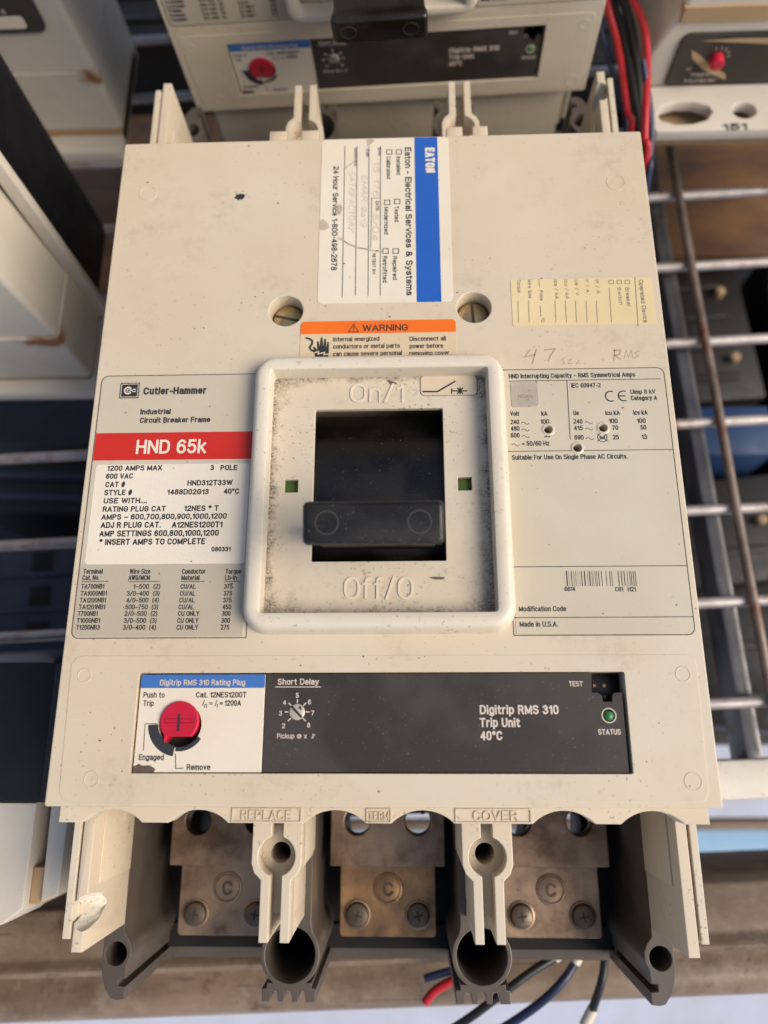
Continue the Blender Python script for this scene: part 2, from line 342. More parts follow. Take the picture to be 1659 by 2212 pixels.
G = {
 ' ': (.30, []), 'A': (.6, [[(0, 0), (.3, 1), (.6, 0)], [(.1, .3), (.5, .3)]]),
 'B': (.5, [[(0, 0), (0, 1)], [(0, 1), (.27, 1)] + _a(.27, .765, .2, .235, 80, -90, 6) + [(0, .53)], [(0, 0), (.27, 0)] + _a(.27, .265, .24, .265, -80, 90, 7)]),
 'C': (.55, [_c(0, 0, .55, 1)]), 'D': (.54, [[(0, 0), (0, 1)], [(0, 1), (.24, 1)] + _a(.24, .68, .3, .32, 80, 0, 5) + _a(.24, .32, .3, .32, 0, -90, 5) + [(0, 0)]]),
 'E': (.46, [[(.46, 1), (0, 1), (0, 0), (.46, 0)], [(0, .52), (.4, .52)]]), 'F': (.43, [[(.43, 1), (0, 1), (0, 0)], [(0, .5), (.38, .5)]]),
 'G': (.57, [_c(0, 0, .56, 1) + [(.56, .46), (.3, .46)]]), 'H': (.53, [[(0, 0), (0, 1)], [(.53, 0), (.53, 1)], [(0, .52), (.53, .52)]]),
 'I': (.0, [[(0, 0), (0, 1)]]), 'J': (.36, [[(.36, 1)] + _a(.18, .2, .18, .2, 0, -180, 7) + [(0, .3)]]), 'K': (.54, [[(0, 0), (0, 1)], [(.5, 1), (.02, .42)], [(.18, .6), (.54, 0)]]),
 'L': (.42, [[(0, 1), (0, 0), (.42, 0)]]), 'M': (.68, [[(0, 0), (0, 1), (.34, .06), (.68, 1), (.68, 0)]]), 'N': (.54, [[(0, 0), (0, 1), (.54, 0), (.54, 1)]]),
 'O': (.58, [_o(0, 0, .58, 1)]), 'P': (.49, [[(0, 0), (0, 1)], [(0, 1), (.26, 1)] + _a(.26, .735, .23, .265, 80, -90, 6) + [(0, .47)]]), 'Q': (.58, [_o(0, 0, .58, 1), [(.32, .24), (.6, -.06)]]),
 'R': (.52, [[(0, 0), (0, 1)], [(0, 1), (.27, 1)] + _a(.27, .75, .22, .25, 80, -90, 6) + [(0, .5)], [(.28, .5), (.42, .36), (.5, 0)]]), 'S': (.52, [_S]),
 'T': (.52, [[(0, 1), (.52, 1)], [(.26, 1), (.26, 0)]]), 'U': (.53, [[(0, 1)] + _a(.265, .28, .265, .28, 180, 360, 9) + [(.53, 1)]]), 'V': (.56, [[(0, 1), (.28, 0), (.56, 1)]]),
 'W': (.84, [[(0, 1), (.21, 0), (.42, 1), (.63, 0), (.84, 1)]]), 'X': (.54, [[(0, 0), (.54, 1)], [(0, 1), (.54, 0)]]), 'Y': (.54, [[(0, 1), (.27, .45), (.54, 1)], [(.27, .45), (.27, 0)]]), 'Z': (.5, [[(0, 1), (.5, 1), (0, 0), (.5, 0)]]),
 'a': (.4, [_a(.2, .54, .2, .19, 155, 0, 6) + [(.4, .1), (.43, 0)], [(.4, .44), (.2, .4)] + _a(.17, .2, .17, .2, 90, 270, 7) + [(.32, .06), (.4, .2)]]),
 'b': (.42, [[(0, 0), (0, 1)], _o(.0, 0, .42, .73)]), 'c': (.4, [_c(0, 0, .42, .73, 28)]), 'd': (.42, [[(.42, 0), (.42, 1)], _o(0, 0, .42, .73)]),
 'e': (.42, [[(.0, .38), (.42, .38)], [(.42, .38)] + _a(.21, .47, .21, .26, 0, 180, 8) + _a(.21, .26, .21, .26, 180, 325, 7)]), 'f': (.28, [[(.1, 0), (.1, .8)] + _a(.24, .82, .14, .18, 180, 90, 4) + [(.3, 1)], [(0, .7), (.28, .7)]]),
 'g': (.42, [_o(0, 0, .42, .73), [(.42, .73), (.42, -.08)] + _a(.21, -.08, .21, .19, 0, -160, 7)]), 'h': (.4, [[(0, 0), (0, 1)], [(0, .45)] + _a(.2, .52, .2, .21, 170, 0, 7) + [(.4, 0)]]),
 'i': (.0, [[(0, 0), (0, .68)], [(0, .99), (0, 1.01)]]), 'j': (.1, [[(.1, .73), (.1, -.15), (0, -.24)], [(.1, .9), (.1, 1.02)]]), 'k': (.4, [[(0, 0), (0, 1)], [(.38, .73), (.02, .3)], [(.13, .44), (.4, 0)]]),
 'l': (.0, [[(0, 0), (0, 1)]]), 'm': (.66, [[(0, 0), (0, .73)], [(0, .5)] + _a(.165, .55, .165, .18, 170, 0, 6) + [(.33, 0)], [(.33, .5)] + _a(.495, .55, .165, .18, 170, 0, 6) + [(.66, 0)]]),
 'n': (.4, [[(0, 0), (0, .73)], [(0, .45)] + _a(.2, .52, .2, .21, 170, 0, 7) + [(.4, 0)]]), 'o': (.43, [_o(0, 0, .43, .73)]), 'p': (.42, [[(0, -.27), (0, .73)], _o(0, 0, .42, .73)]),
 'q': (.42, [[(.42, -.27), (.42, .73)], _o(0, 0, .42, .73)]), 'r': (.24, [[(0, 0), (0, .73)], [(0, .45)] + _a(.19, .53, .19, .19, 170, 78, 4)]), 's': (.4, [_s]),
 't': (.26, [[(.1, .93), (.1, .16)] + _a(.22, .14, .12, .14, 190, 270, 3) + [(.28, 0)], [(0, .7), (.27, .7)]]), 'u': (.4, [[(0, .73)] + _a(.2, .21, .2, .21, 180, 350, 7) + [(.4, .28)], [(.4, .73), (.4, 0)]]),
 'v': (.42, [[(0, .73), (.21, 0), (.42, .73)]]), 'w': (.62, [[(0, .73), (.155, 0), (.31, .73), (.465, 0), (.62, .73)]]), 'x': (.4, [[(0, 0), (.4, .73)], [(0, .73), (.4, 0)]]), 'y': (.42, [[(0, .73), (.22, .02)], [(.42, .73), (.16, -.18), (.02, -.25)]]),
 'z': (.38, [[(0, .73), (.38, .73), (0, 0), (.38, 0)]]),
 '0': (.46, [_o(0, 0, .46, 1)]), '1': (.2, [[(0, .76), (.12, .82), (.2, 1), (.2, 0)]]), '2': (.46, [_a(.23, .74, .23, .26, 165, -20, 9) + [(.36, .5), (.02, .08), (0, 0), (.46, 0)]]),
 '3': (.46, [_a(.22, .77, .2, .23, 160, -90, 9), _a(.22, .27, .24, .27, 90, -160, 9)]), '4': (.48, [[(.37, 0), (.37, 1), (0, .27), (.48, .27)]]), '5': (.46, [[(.42, 1), (.07, 1), (.03, .52)] + _a(.22, .32, .24, .32, 125, -155, 10)]),
 '6': (.46, [_a(.25, .76, .2, .24, 25, 120, 5) + _a(.30, .55, .30, .42, 135, 180, 4) + [(0, .34)], _o(0, 0, .46, .61)]), '7': (.44, [[(0, 1), (.44, 1), (.22, .5), (.12, 0)]]), '8': (.46, [_o(.03, .53, .43, 1), _o(0, 0, .46, .53)]),
 '9': (.46, [_a(.21, .24, .2, .24, 205, 300, 5) + _a(.16, .45, .30, .42, -45, 0, 4) + [(.46, .66)], _o(0, .39, .46, 1)]),
 '.': (.0, [[(0, 0), (0, .02)]]), ',': (.04, [[(.04, .08), (0, -.14)]]), '-': (.22, [[(0, .38), (.22, .38)]]), '–': (.42, [[(0, .4), (.42, .4)]]), '/': (.32, [[(0, -.04), (.32, 1.04)]]), ':': (.0, [[(0, .05), (0, .15)], [(0, .58), (0, .68)]]),
 '(': (.14, [_a(.3, .4, .28, .68, 125, 235, 6)]), ')': (.14, [_a(-.16, .4, .28, .68, 55, -55, 6)]), '*': (.3, [[(.15, .62), (.15, 1)], [(0, .9), (.3, .72)], [(0, .72), (.3, .9)]]), '#': (.5, [[(.1, 0), (.22, 1)], [(.32, 0), (.44, 1)], [(0, .33), (.48, .33)], [(.04, .66), (.52, .66)]]),
 '=': (.4, [[(0, .28), (.4, .28)], [(0, .55), (.4, .55)]]), '°': (.24, [_o(0, .68, .24, 1)]), '&': (.6, [[(.6, 0), (.12, .68)] + _a(.26, .8, .16, .2, 215, -30, 7), [(.36, .62), (.1, .42)] + _a(.21, .25, .21, .25, 150, 300, 6) + [(.54, .42)]]),
 '@': (.8, [_o(.22, .2, .58, .62), [(.58, .62), (.6, .24), (.76, .3)] + _a(.4, .42, .4, .44, 0, 300, 14)]), '+': (.4, [[(0, .4), (.4, .4)], [(.2, .2), (.2, .6)]]),
}
def ribbon(pts, w):
    """one stroke as a mitred ribbon: left and right points"""
    P = [Vector(p) for p in pts]; Q = [P[0]]
    for p in P[1:]:
        if (p - Q[-1]).length > 1e-5: Q.append(p)
    if len(Q) < 2: return None
    closed = (Q[0] - Q[-1]).length < w * .3 and len(Q) > 6
    if closed: Q[-1] = Q[0].copy()
    n = len(Q); L, Rr = [], []
    for i in range(n):
        if closed: a = Q[i] - Q[i - 1 if i else n - 2]; b = Q[i + 1 if i < n - 1 else 1] - Q[i]
        else: a = Q[i] - Q[i - 1] if i else Q[1] - Q[0]; b = Q[i + 1] - Q[i] if i < n - 1 else a
        if i == 0 and not closed: a = b
        a = a.normalized(); b = b.normalized(); m_ = a + b
        if m_.length < .3: m_ = b
        m_.normalize(); nn = Vector((-m_.y, m_.x)); k = 1 / max(abs(m_.dot(b)), .45)
        L.append(Q[i] + nn * w / 2 * k); Rr.append(Q[i] - nn * w / 2 * k)
    return L, Rr

# flat print: text and lines joined to one sheet per colour
class Print:
    def __init__(s, z): s.v = []; s.f = []; s.z = z
    def addmesh(s, vs, fs):
        b = len(s.v); s.v += vs; s.f += [tuple(i + b for i in q) for q in fs]
    def text(s, txt, a, b, cap, bold=.012, shear=0., jit=0.):
        """text from world point a to b (mm) along its baseline, capital height cap (mm)"""
        sw = cap * (.125 + 4.2 * bold); g_ = .085 + (.05 if bold <= 0 else 0)
        a = Vector(a[:2]); b = Vector(b[:2]); w = (b - a).length; dx = (b - a).normalized(); dy = Vector((-dx.y, dx.x))
        ink = [c_ for c_ in txt if c_ != ' ']; n_ = len(ink)
        tot = sum(G[c_][0] for c_ in txt) + g_ * (len(txt) - 1); k = 1.
        if tot > 1e-6:
            sw = min(sw, w * .42 / n_)
            k = (w - n_ * sw) / (tot * cap)
        sy = cap - sw; x = sw / 2; ct = 0
        rj = random.Random(len(txt) * 7 + 1)
        for ch in txt:
            w_, ss = G[ch]; oy = rj.uniform(-.12, .12) * cap * jit; ks = 1 + rj.uniform(-.18, .1) * jit; sl = shear + rj.uniform(-.1, .25) * jit
            for q_ in ss:
                cur = [q_[0]]; segs = []
                for i in range(1, len(q_)):
                    cur.append(q_[i])
                    if i < len(q_) - 1:
                        u = Vector(q_[i]) - Vector(q_[i - 1]); v = Vector(q_[i + 1]) - Vector(q_[i])
                        if u.length > 1e-4 and v.length > 1e-4 and u.normalized().dot(v.normalized()) < -.25: segs.append(cur); cur = [q_[i]]
                segs.append(cur)
                for si, sg in enumerate(segs):
                    P = [Vector((x + k * cap * px + sl * py * sy, sw / 2 + py * sy * ks + oy)) for px, py in sg]
                    if len(P) < 2: continue
                    if (P[0] - P[-1]).length > sw * .4 or len(P) < 6:
                        e0 = .5 if si == 0 else .2; e1 = .5 if si == len(segs) - 1 else .2
                        if (P[1] - P[0]).length > 1e-6: P[0] = P[0] - (P[1] - P[0]).normalized() * sw * e0
                        if (P[-1] - P[-2]).length > 1e-6: P[-1] = P[-1] + (P[-1] - P[-2]).normalized() * sw * e1
                    rb = ribbon(P, sw)
                    if not rb: continue
                    ct += 1; z = s.z + .004 * (ct % 5); vs = []
                    for l_, r_ in zip(*rb):
                        for p in (l_, r_): t = a + dx * p.x + dy * p.y; vs.append((t.x, t.y, z))
                    s.addmesh(vs, [(2 * i, 2 * i + 1, 2 * i + 3, 2 * i + 2) for i in range(len(vs) // 2 - 1)])
            x += k * cap * (w_ + g_) + (sw if ch != ' ' else 0)
    def poly(s, pts): s.addmesh([(p[0], p[1], s.z) for p in pts], [tuple(range(len(pts)))])
    def line(s, a, b, w):
        a = Vector(a[:2]); b = Vector(b[:2]); n = (b - a).normalized(); n = Vector((-n.y, n.x)) * w / 2
        s.poly([a + n, a - n, b - n, b + n])
    def path(s, pts, w):
        rb = ribbon([p[:2] for p in pts], w)
        if not rb: return
        vs = [(p.x, p.y, s.z) for l_, r_ in zip(*rb) for p in (l_, r_)]
        s.addmesh(vs, [(2 * i, 2 * i + 1, 2 * i + 3, 2 * i + 2) for i in range(len(vs) // 2 - 1)])
    def box(s, pts, w):
        n = len(pts); c = (sum(p[0] for p in pts) / n, sum(p[1] for p in pts) / n); vs = []
        for sg in (-1, 1):
            for i in range(n):
                P, A, B = Vector(pts[i][:2]), Vector(pts[i - 1][:2]), Vector(pts[(i + 1) % n][:2])
                u = (A - P).normalized(); v = (B - P).normalized(); bi = (u + v).normalized(); sn = max(.3, abs(u.x * bi.y - u.y * bi.x))
                p = P - bi * sg * w / 2 / sn; vs.append((p.x, p.y, s.z))
        s.addmesh(vs, [(i, (i + 1) % n, n + (i + 1) % n, n + i) for i in range(n)])
    def box_loop(s, pts, w): s.path(list(pts) + [pts[0]], w)
    def ring(s, cx, cy, ro, ri, a0=0, a1=360, n=32):
        o = circ(cx, cy, ro, n, None, a0, a1); i = circ(cx, cy, ri, n, None, a0, a1); k = len(o)
        vs = [(p[0], p[1], s.z) for p in o + i]
        fs = [(j, (j + 1) % k, k + (j + 1) % k, k + j) for j in range(k if abs(a1 - a0) >= 360 else k - 1)]
        s.addmesh(vs, fs)
    def build(s, name, mat, parent=None, thick=0.):
        me = bpy.data.meshes.new(name)
        me.from_pydata([(x * MM, y * MM, z * MM) for x, y, z in s.v], [], s.f); me.update()
        o = link(name, me, mat, parent)
        if len(s.f) > 1: o['kind'] = 'stuff'
        if thick:
            bm = bmesh.new(); bm.from_mesh(me)
            g = bmesh.ops.extrude_face_region(bm, geom=list(bm.faces))
            bmesh.ops.translate(bm, vec=(0, 0, thick * MM), verts=[v for v in g['geom'] if isinstance(v, bmesh.types.BMVert)])
            bmesh.ops.recalc_face_normals(bm, faces=bm.faces); bm.to_mesh(me); bm.free()
        return o
# zoom frames used when measuring -> picture units
def A4(x, y): return un(x * .3581, 540 + y * .3581)
def A3(x, y): return un(x * .3581, 1080 + y * .3581)
def A6(x, y): return un(1065 + x * .3581, 540 + y * .3581)
def A8(x, y): return un(1065 + x * .3581, 1080 + y * .3581)
def A5(x, y): return un(540 + x * .36626, 594 + y * .36626)
def A12(x, y): return un(486 + x * .42316, 1404.1 + y * .42316)
def A2(x, y): return un(540 + x * .3581, y * .3581)
def flat(fr, x0, x1, y):
    """baseline end points made level: same y at both ends"""
    a = fr(x0, y); b = fr(x1, y); ym = (a[1] + b[1]) / 2
    return (a[0], ym), (b[0], ym)

# ================================================================== THE CIRCUIT BREAKER
BRK = empty('circuit_breaker', 'large beige breaker lying flat in front, with blue-striped service sticker and orange warning sticker', 'circuit breaker')

def build_breaker(B):
    # ---------------- cover and body
    holes = [circ(-35.4, 174.6, 6.4, 32), circ(35.3, 174.6, 6.4, 32), rrect(-38.2, 60, 38.2, 146, .5),
             rrect(-78.6, 9.8, 78.6, 40.8, .6)]
    drill = [A6(332, 1085), A6(663, 1075), A6(508, 1195)]
    for p in drill: holes.append(circ(p[0], p[1], 1.45, 16))
    cover = plate('cover', [rrect(-104.8, 0, 104.8, 253.8, .8)] + holes, -8, 0, 'case', B, .45)
    body = plate('body', [rrect(-102.4, 3, 102.4, 252, 2), rrect(-37, 62, 37, 144, 1)], -64, -8.4, 'case', B, .3)
    wells = Print(-7.95)
    for p in drill: wells.poly(circ(p[0], p[1], 1.5, 12))
    wells.build('hole_bottom', 'gap', cover)
    # scalloped strip at the lower end
    sc = [(-95.8, -76.2), (-67.9, -48.5), (-24.2, -4.4), (3.6, 23.6), (48.2, 67.9), (75.8, 95.7)]
    out = [(103.3, 2), (-103.3, 2), (-103.3, -5.5)]
    for a, b in sc:
        cx = (a + b) / 2; hw = (b - a) / 2; sag = 3.9; R_ = (hw * hw + sag * sag) / (2 * sag); th = math.asin(hw / R_)
        out += [(cx + R_ * sin(-th + 2 * th * i / 14), -5.5 + sag - R_ + R_ * cos(-th + 2 * th * i / 14)) for i in range(15)]
    out += [(103.3, -5.5)]
    strip = plate('scalloped_lip', [out], -19, -8.3, 'case_dirty', B, .25)
    up = [(-102.4, 250), (102, 250), (102, 259.5), (62, 259.5), (62, 259.5), (-102.4, 259.5)]
    plate('rear_lip', [up], -20, -8.3, 'case', B, .3)
    for x0, x1 in ((-46.6, -39.5), (-33.2, -26), (27.4, 34), (38.2, 44.5)):
        box('rear_tab', x0, 258, -18, x1, 264.2, -6, 'case', B, .4)
    g = Print(-8.22)
    for x0, x1 in ((-47.2, -25.2), (-4.2, 3.4), (24, 47.6)):
        g.box([(x0, -1.2), (x1, -1.2), (x1, -5.1), (x0, -5.1)], .28)
    g.text('REPLACE', (-44.3, -4.6), (-28.2, -4.6), 2.9, .0); g.text('TERM', (-3.6, -4.6), (2.9, -4.6), 2.5, .0); g.text('COVER', (29.6, -4.6), (43.6, -4.6), 2.9, .0)
    g.build('raised_lettering', 'case', strip, .35)
    # ---------------- terminal barriers, both ends (mirror = rear end)
    def ends(mir):
        T = (lambda pts: [(x, 262.4 - y) for x, y in pts][::-1]) if mir else (lambda pts: pts)
        Y = (lambda y: 262.4 - y) if mir else (lambda y: y)
        for cx in (-34.8, 34.9):
            key = circ(cx, -17.2, 6.2, 22, None, 108, 432 - 180 + 180)  # placeholder arc, replaced below
            a = math.degrees(math.asin(1.95 / 6.2))
            up_arc = circ(cx, -17.2, 6.2, 12, None, 90 + a, 270 - a); dn_arc = circ(cx, -17.2, 6.2, 12, None, -90 + a, 90 - a)
            keyhole = [(cx - 1.95, 1)] + up_arc + [(cx - 1.95, -44)] + [(cx + 1.95, -44)] + dn_arc + [(cx + 1.95, 1)]
            # top layer: two halves either side of the slot
            lh = [(cx - 8.3, 1), (cx - 8.3, -19.5), (cx - 7.3, -22.3), (cx - 5.0, -24.5), (cx - 4.9, -42.8), (cx - 1.95, -42.8)] + up_arc[::-1] + [(cx - 1.95, 1)]
            bar = plate('terminal_barrier', [T(lh)], -31, -22, 'case_dirty', B, .3)
            rh = [(2 * cx - x, y) for x, y in lh][::-1]
            plate('barrier_half', [T(rh)], -31, -22, 'case_dirty', bar, .3)
            low = [(cx - 8.3, 1), (cx - 8.3, -19.5), (cx - 7.3, -22.3), (cx - 5.0, -24.5), (cx - 5, -36.2), (cx + 5, -36.2), (cx + 5, -24.5), (cx + 7.3, -22.3), (cx + 8.3, -19.5), (cx + 8.3, 1)]
            plate('barrier_core', [T(low), circ(cx, Y(-17.3), 3.4, 24)], -60, -31, 'case_dirty', bar, .2)
            for sx in (-1, 1):
                x0, x1 = sorted((cx + sx * 4.9, cx + sx * 1.95)); y0, y1 = sorted((Y(-36.3), Y(-42.8)))
                box('barrier_prong', x0, y0, -60, x1, y1, -31, 'case', bar, .2)
        for s in (-1, 1):
            # paired plates at each corner
            o_ = plate('end_barrier', [T(sorted_quad(s * 103.9, s * 101.4, 1, -42.2))], -60, -22, 'case_dirty', B, .3)
            i_ = plate('inner_plate', [T(sorted_quad(s * 100.5, s * 96.9, 1, -46.0))], -60, -22, 'case', o_, .3)
            plate('barrier_web', [T(sorted_quad(s * 101.6, s * 100.3, 1, -41.8))], -60, -27, 'case_dirty', o_, .1)
            box('inner_step', *((-96.9, Y(-27) if not mir else Y(1), -59, -96.3, Y(1) if not mir else Y(-27), -30) if s < 0 else (96.3, Y(-27) if not mir else Y(1), -59, 96.9, Y(1) if not mir else Y(-27), -30)), 'case', o_, .15)
            INNER.append((i_, s, mir))
    def sorted_quad(xa, xb, y1, y0):
        x0, x1 = sorted((xa, xb)); return [(x0, y0), (x1, y0), (x1, y1), (x0, y1)]
    INNER = []
    ends(False); ends(True)
    # the broken chips in two corner plates: cut with an ellipsoid
    for (i_, s, mir) in INNER:
        if (s, mir) == (-1, False): loc, sc_ = (-97.3, -34.6, -22.5), (3.7, 5.4, 17)
        elif (s, mir) == (1, True): loc, sc_ = (98.2, 297, -22), (3.4, 5, 12)
        else: continue
        bm = bmesh.new(); bmesh.ops.create_icosphere(bm, subdivisions=4, radius=1)
        for v in bm.verts: v.co *= 1 + .05 * sin(9 * v.co.x + 7 * v.co.z) * cos(8 * v.co.y) + random.uniform(-.02, .02)
        bmesh.ops.scale(bm, vec=sc_, verts=bm.verts); bmesh.ops.translate(bm, vec=loc, verts=bm.verts)
        c = bm_obj('cut', bm, 'chip', None)
        md = i_.modifiers.new('cut', 'BOOLEAN'); md.operation = 'DIFFERENCE'; md.object = c; md.solver = 'EXACT'; md.material_mode = 'TRANSFER'
        me = bpy.data.meshes.new_from_object(i_.evaluated_get(bpy.context.evaluated_depsgraph_get()))
        i_.modifiers.clear(); i_.data = me; me.name = 'inner_plate'; bpy.data.objects.remove(c)
        smooth_mesh(me, 35)
    # ---------------- dark base
    def base_end(mir):
        T = (lambda pts: [(x, 262.4 - y) for x, y in pts][::-1]) if mir else (lambda pts: pts)
        Y = (lambda y: 262.4 - y) if mir else (lambda y: y)
        for s in (-1, 1):
            o = [(s * 104.2, 2), (s * 104.2, -60), (s * 103.6, -63.5), (s * 102.2, -67.2), (s * 99.6, -70.4), (s * 97.4, -70.9), (s * 94.7, -70.6), (s * 94.7, -66.6), (s * 97.4, -66.3), (s * 97.4, -64.2), (s * 95.0, -64), (s * 94.9, -60), (s * 93.6, -57.2), (s * 93.5, -54), (s * 94.8, -51.2), (s * 96.7, -49), (s * 96.9, 2)]
            w = plate('base_side_wall', [T(o), circ(s * 99.2, Y(-55.9), 4.0, 26)], -118, -60, 'base', B, .3)
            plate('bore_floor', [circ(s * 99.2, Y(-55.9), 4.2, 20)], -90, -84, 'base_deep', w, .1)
        for cx in (-34.8, 35.2):
            o = [(cx - 7.6, 2), (cx - 7.6, -46)]
            o += circ(cx, -55.8, 10.9, 10, None, 140, 236)
            o += [(cx - 8.2, -64.6), (cx - 8.2, -66.4), (cx - 9.9, -66.6), (cx - 9.8, -70.9), (cx - 6.9, -70.9), (cx - 6.3, -67.4), (cx - 4.4, -67.4), (cx - 3.9, -70.9), (cx - 2.0, -70.9), (cx - 1.4, -67.4), (cx + .7, -67.4), (cx + 1.2, -70.9), (cx + 3.1, -70.9), (cx + 3.6, -67.4), (cx + 5.5, -67.4), (cx + 6.2, -70.9), (cx + 9.7, -70.9), (cx + 9.8, -66.6), (cx + 8.2, -66.4), (cx + 8.2, -64.6)]
            o += circ(cx, -55.8, 10.9, 10, None, -56, 40)
            o += [(cx + 7.6, -46), (cx + 7.6, 2)]
            w = plate('base_divider', [T(o), circ(cx, Y(-55.8), 9.2, 36)], -118, -60, 'base', B, .35)
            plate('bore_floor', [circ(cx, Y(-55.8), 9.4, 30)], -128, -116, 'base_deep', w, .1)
            # throat slot of the bore catches light
            y0, y1 = sorted((Y(-49), Y(-56)))
            box('bore_rib', cx - .8, y0, -116, cx + .8, y1, -104, 'base_deep', w, .3)
        y0, y1 = sorted((Y(-66.4), Y(-56.8)))
        plate('base_floor', [rrect(-96, min(Y(-72.5), Y(-57)), 96, max(Y(-72.5), Y(-57)), .4)], -138, -121, 'base', B, .5)
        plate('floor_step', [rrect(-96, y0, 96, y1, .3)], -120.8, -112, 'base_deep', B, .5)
    base_end(False); base_end(True)
    pl = [-66.2, 0.2, 66.6]
    fl = [rrect(-104, -57, 104, 252, 1)]
    for px in pl:
        for dx in (-12.6, 12.6): fl.append(circ(px + dx, -17.5, 6.6, 24, 10))
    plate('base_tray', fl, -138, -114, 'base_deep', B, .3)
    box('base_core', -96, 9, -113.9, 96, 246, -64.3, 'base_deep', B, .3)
    # ---------------- terminal conductors
    for px in pl:
        dx = .25 * (px / 66)
        lug = plate('terminal_block', [rrect(px - 23.6, -30.2, px + 23.6, 8.8, .8), circ(px - 12.6, -13.2, 5.3, 28), circ(px + 12.6, -13.2, 5.3, 28)], -95, -86, 'brass', B, .5)
        pad = plate('terminal_pad', [rrect(px - 19.7, -57, px + 19.7, -28, 1.6)], -97, -91, 'copper' if px == .2 else 'brass', B, .5)
        dd = disc('embossed_disc', px + .1, -39.2, 6.1, -92, -90.4, 'copper' if px == .2 else 'brass', pad, .5)
        q = Print(-90.38); q.ring(px + .1, -39.2, 5.2, 4.9, 0, 360, 28); q.text('C', (px - 1.9, -42), (px + 2.3, -42), 5.4, .015); q.build('embossed_letter', 'screw_dark', pad, .25)
        for sx in (-12.4, 12.4):
            sc_ = disc('terminal_screw', px + sx, -48.8, 4.7, -92, -88.2, 'screw_dark', B, 1.5)
            q = Print(-88.15); a_ = random.uniform(-.4, .4)
            for k in (a_, a_ + pi / 2): q.line((px + sx - 1.9 * cos(k), -48.8 - 1.9 * sin(k)), (px + sx + 1.9 * cos(k), -48.8 + 1.9 * sin(k)), .75)
            q.build('cross_recess', 'gap', sc_)
            disc('washer', px + sx, -48.8, 5.5, -91.1, -90.4, 'brass', sc_, .2)
        for sx in (-12.6, 12.6):
            b = disc('terminal_bolt', px + sx + 2.4, -11.0, 1.2, -136, -104, 'screw_dark', B, .4, n=16)
    # ---------------- cover screws
    for cx, mt, an in ((-35.4, 'screw_gold', -.25), (35.3, 'screw_gold', pi / 2 + .05)):
        w = loft('screw_well', [ring2(circ(cx, 174.6, 6.6, 32), -8.2), ring2(circ(cx, 174.6, 6.6, 32), -12)], 'case_dirty', B, cap1=True, cap0=False)
        s = disc('cover_screw', cx, 174.6, 5.9, -11.9, -5.6, mt, B, 1.3)
        q = Print(-5.5); q.line((cx - 5.3 * cos(an), 174.6 - 5.3 * sin(an)), (cx + 5.3 * cos(an), 174.6 + 5.3 * sin(an)), 1.15); q.build('screw_slot', 'gap', s)
    # ---------------- handle frame
    def rr(x0, y0, x1, y1, r_, z): return ring2(rrect(x0, y0, x1, y1, r_, 7), z)
    X0, X1, Y0, Y1 = -43.0, 42.8, 55.4, 150.9
    rings = []
    for off, z in ((2.3, 0.02), (2.0, 2.2), (1.5, 4.6), (.95, 5.9), (.2, 6.7), (-.7, 7.0)):
        rings.append(rr(X0 - off, Y0 - off, X1 + off, Y1 + off, 6.2 + off, z))
    for ins, z in ((0, 7.0), (.25, 6.8), (.35, 6.3), (.6, -.2)):
        rings.append(rr(-39.1 + ins, 59.0 + ins, 38.8 - ins, 146.9 - ins, 1.3, z))
    loft('handle_frame', rings, 'bezel', B, closed=True, smooth=50)
    win = rrect(-23.2, 77.7, 22.6, 133.8, .5); gl = rrect(-33.3, 102.5, -28.6, 107.2, .2); gr = rrect(27.3, 102.6, 32.1, 107.5, .2)
    bed = plate('recess_plate', [rrect(-38.7, 59.4, 38.4, 146.5, 1), win, gl, gr], -2.2, 0, 'recess', B, .25)
    for a in ((-34, 101.8, -28, 108), (26.8, 102, 32.8, 108)): box('green_window', a[0], a[1], -3.2, a[2], a[3], -2.3, 'green', B, .1)
    q = Print(.0)
    q.text('On/1', A5(590, 752), A5(905, 752), 7.2, -.008); q.text('Off/O', A5(553, 1912), A5(962, 1912), 7.5, -.009)
    q.build('raised_lettering', 'case_light', bed, .35)
    sy = plate('symbol_tile', [rrect(A5(995, 0)[0], A5(0, 725)[1], A5(1312, 0)[0], A5(0, 612)[1], 1.6)], -.1, .28, 'case', bed, .2)
    q = Print(.33); q.path([A5(1018, 690), A5(1105, 690), A5(1212, 628)], .62); q.line(A5(1190, 672), A5(1190, 703), .5); q.line(A5(1190, 686), A5(1281, 686), .5)
    q.line(A5(1222, 668), A5(1256, 703), .5); q.line(A5(1256, 668), A5(1222, 703), .5); q.line(A5(1239, 665), A5(1239, 705), .5)
    q.path(rrect(A5(995, 0)[0], A5(0, 725)[1], A5(1312, 0)[0], A5(0, 612)[1], 1.6), .01) if 0 else None
    q.build('switch_symbol', 'ink', bed)
    q = Print(.02); q.box_loop(rrect(A5(993, 0)[0], A5(0, 728)[1], A5(1314, 0)[0], A5(0, 609)[1], 1.7), .22); q.build('tile_groove', 'soot', bed)
    q = Print(.5); q.poly([A5(812, 620), A5(866, 640), A5(868, 648), A5(840, 640), A5(838, 650), A5(815, 628)])
    q.poly([A5(1060, 1787), A5(1100, 1782), A5(1150, 1785), A5(1140, 1797), A5(1095, 1797)]); q.build('black_smear', 'soot', bed)
    # toggle drum: a slice of a cylinder turning about x
    rings = []; R_ = 45.0; zc = -2.0 - R_; yc = 106
    prof = [(yc + R_ * sin(radians(a)), zc + R_ * cos(radians(a))) for a in range(-44, 45, 4)] + [(yc + 31, zc + 25), (yc - 31, zc + 25)]
    loft('toggle_drum', [[(x, y, z) for y, z in prof] for x in (-24, 23.4)], 'black', B, smooth=30)
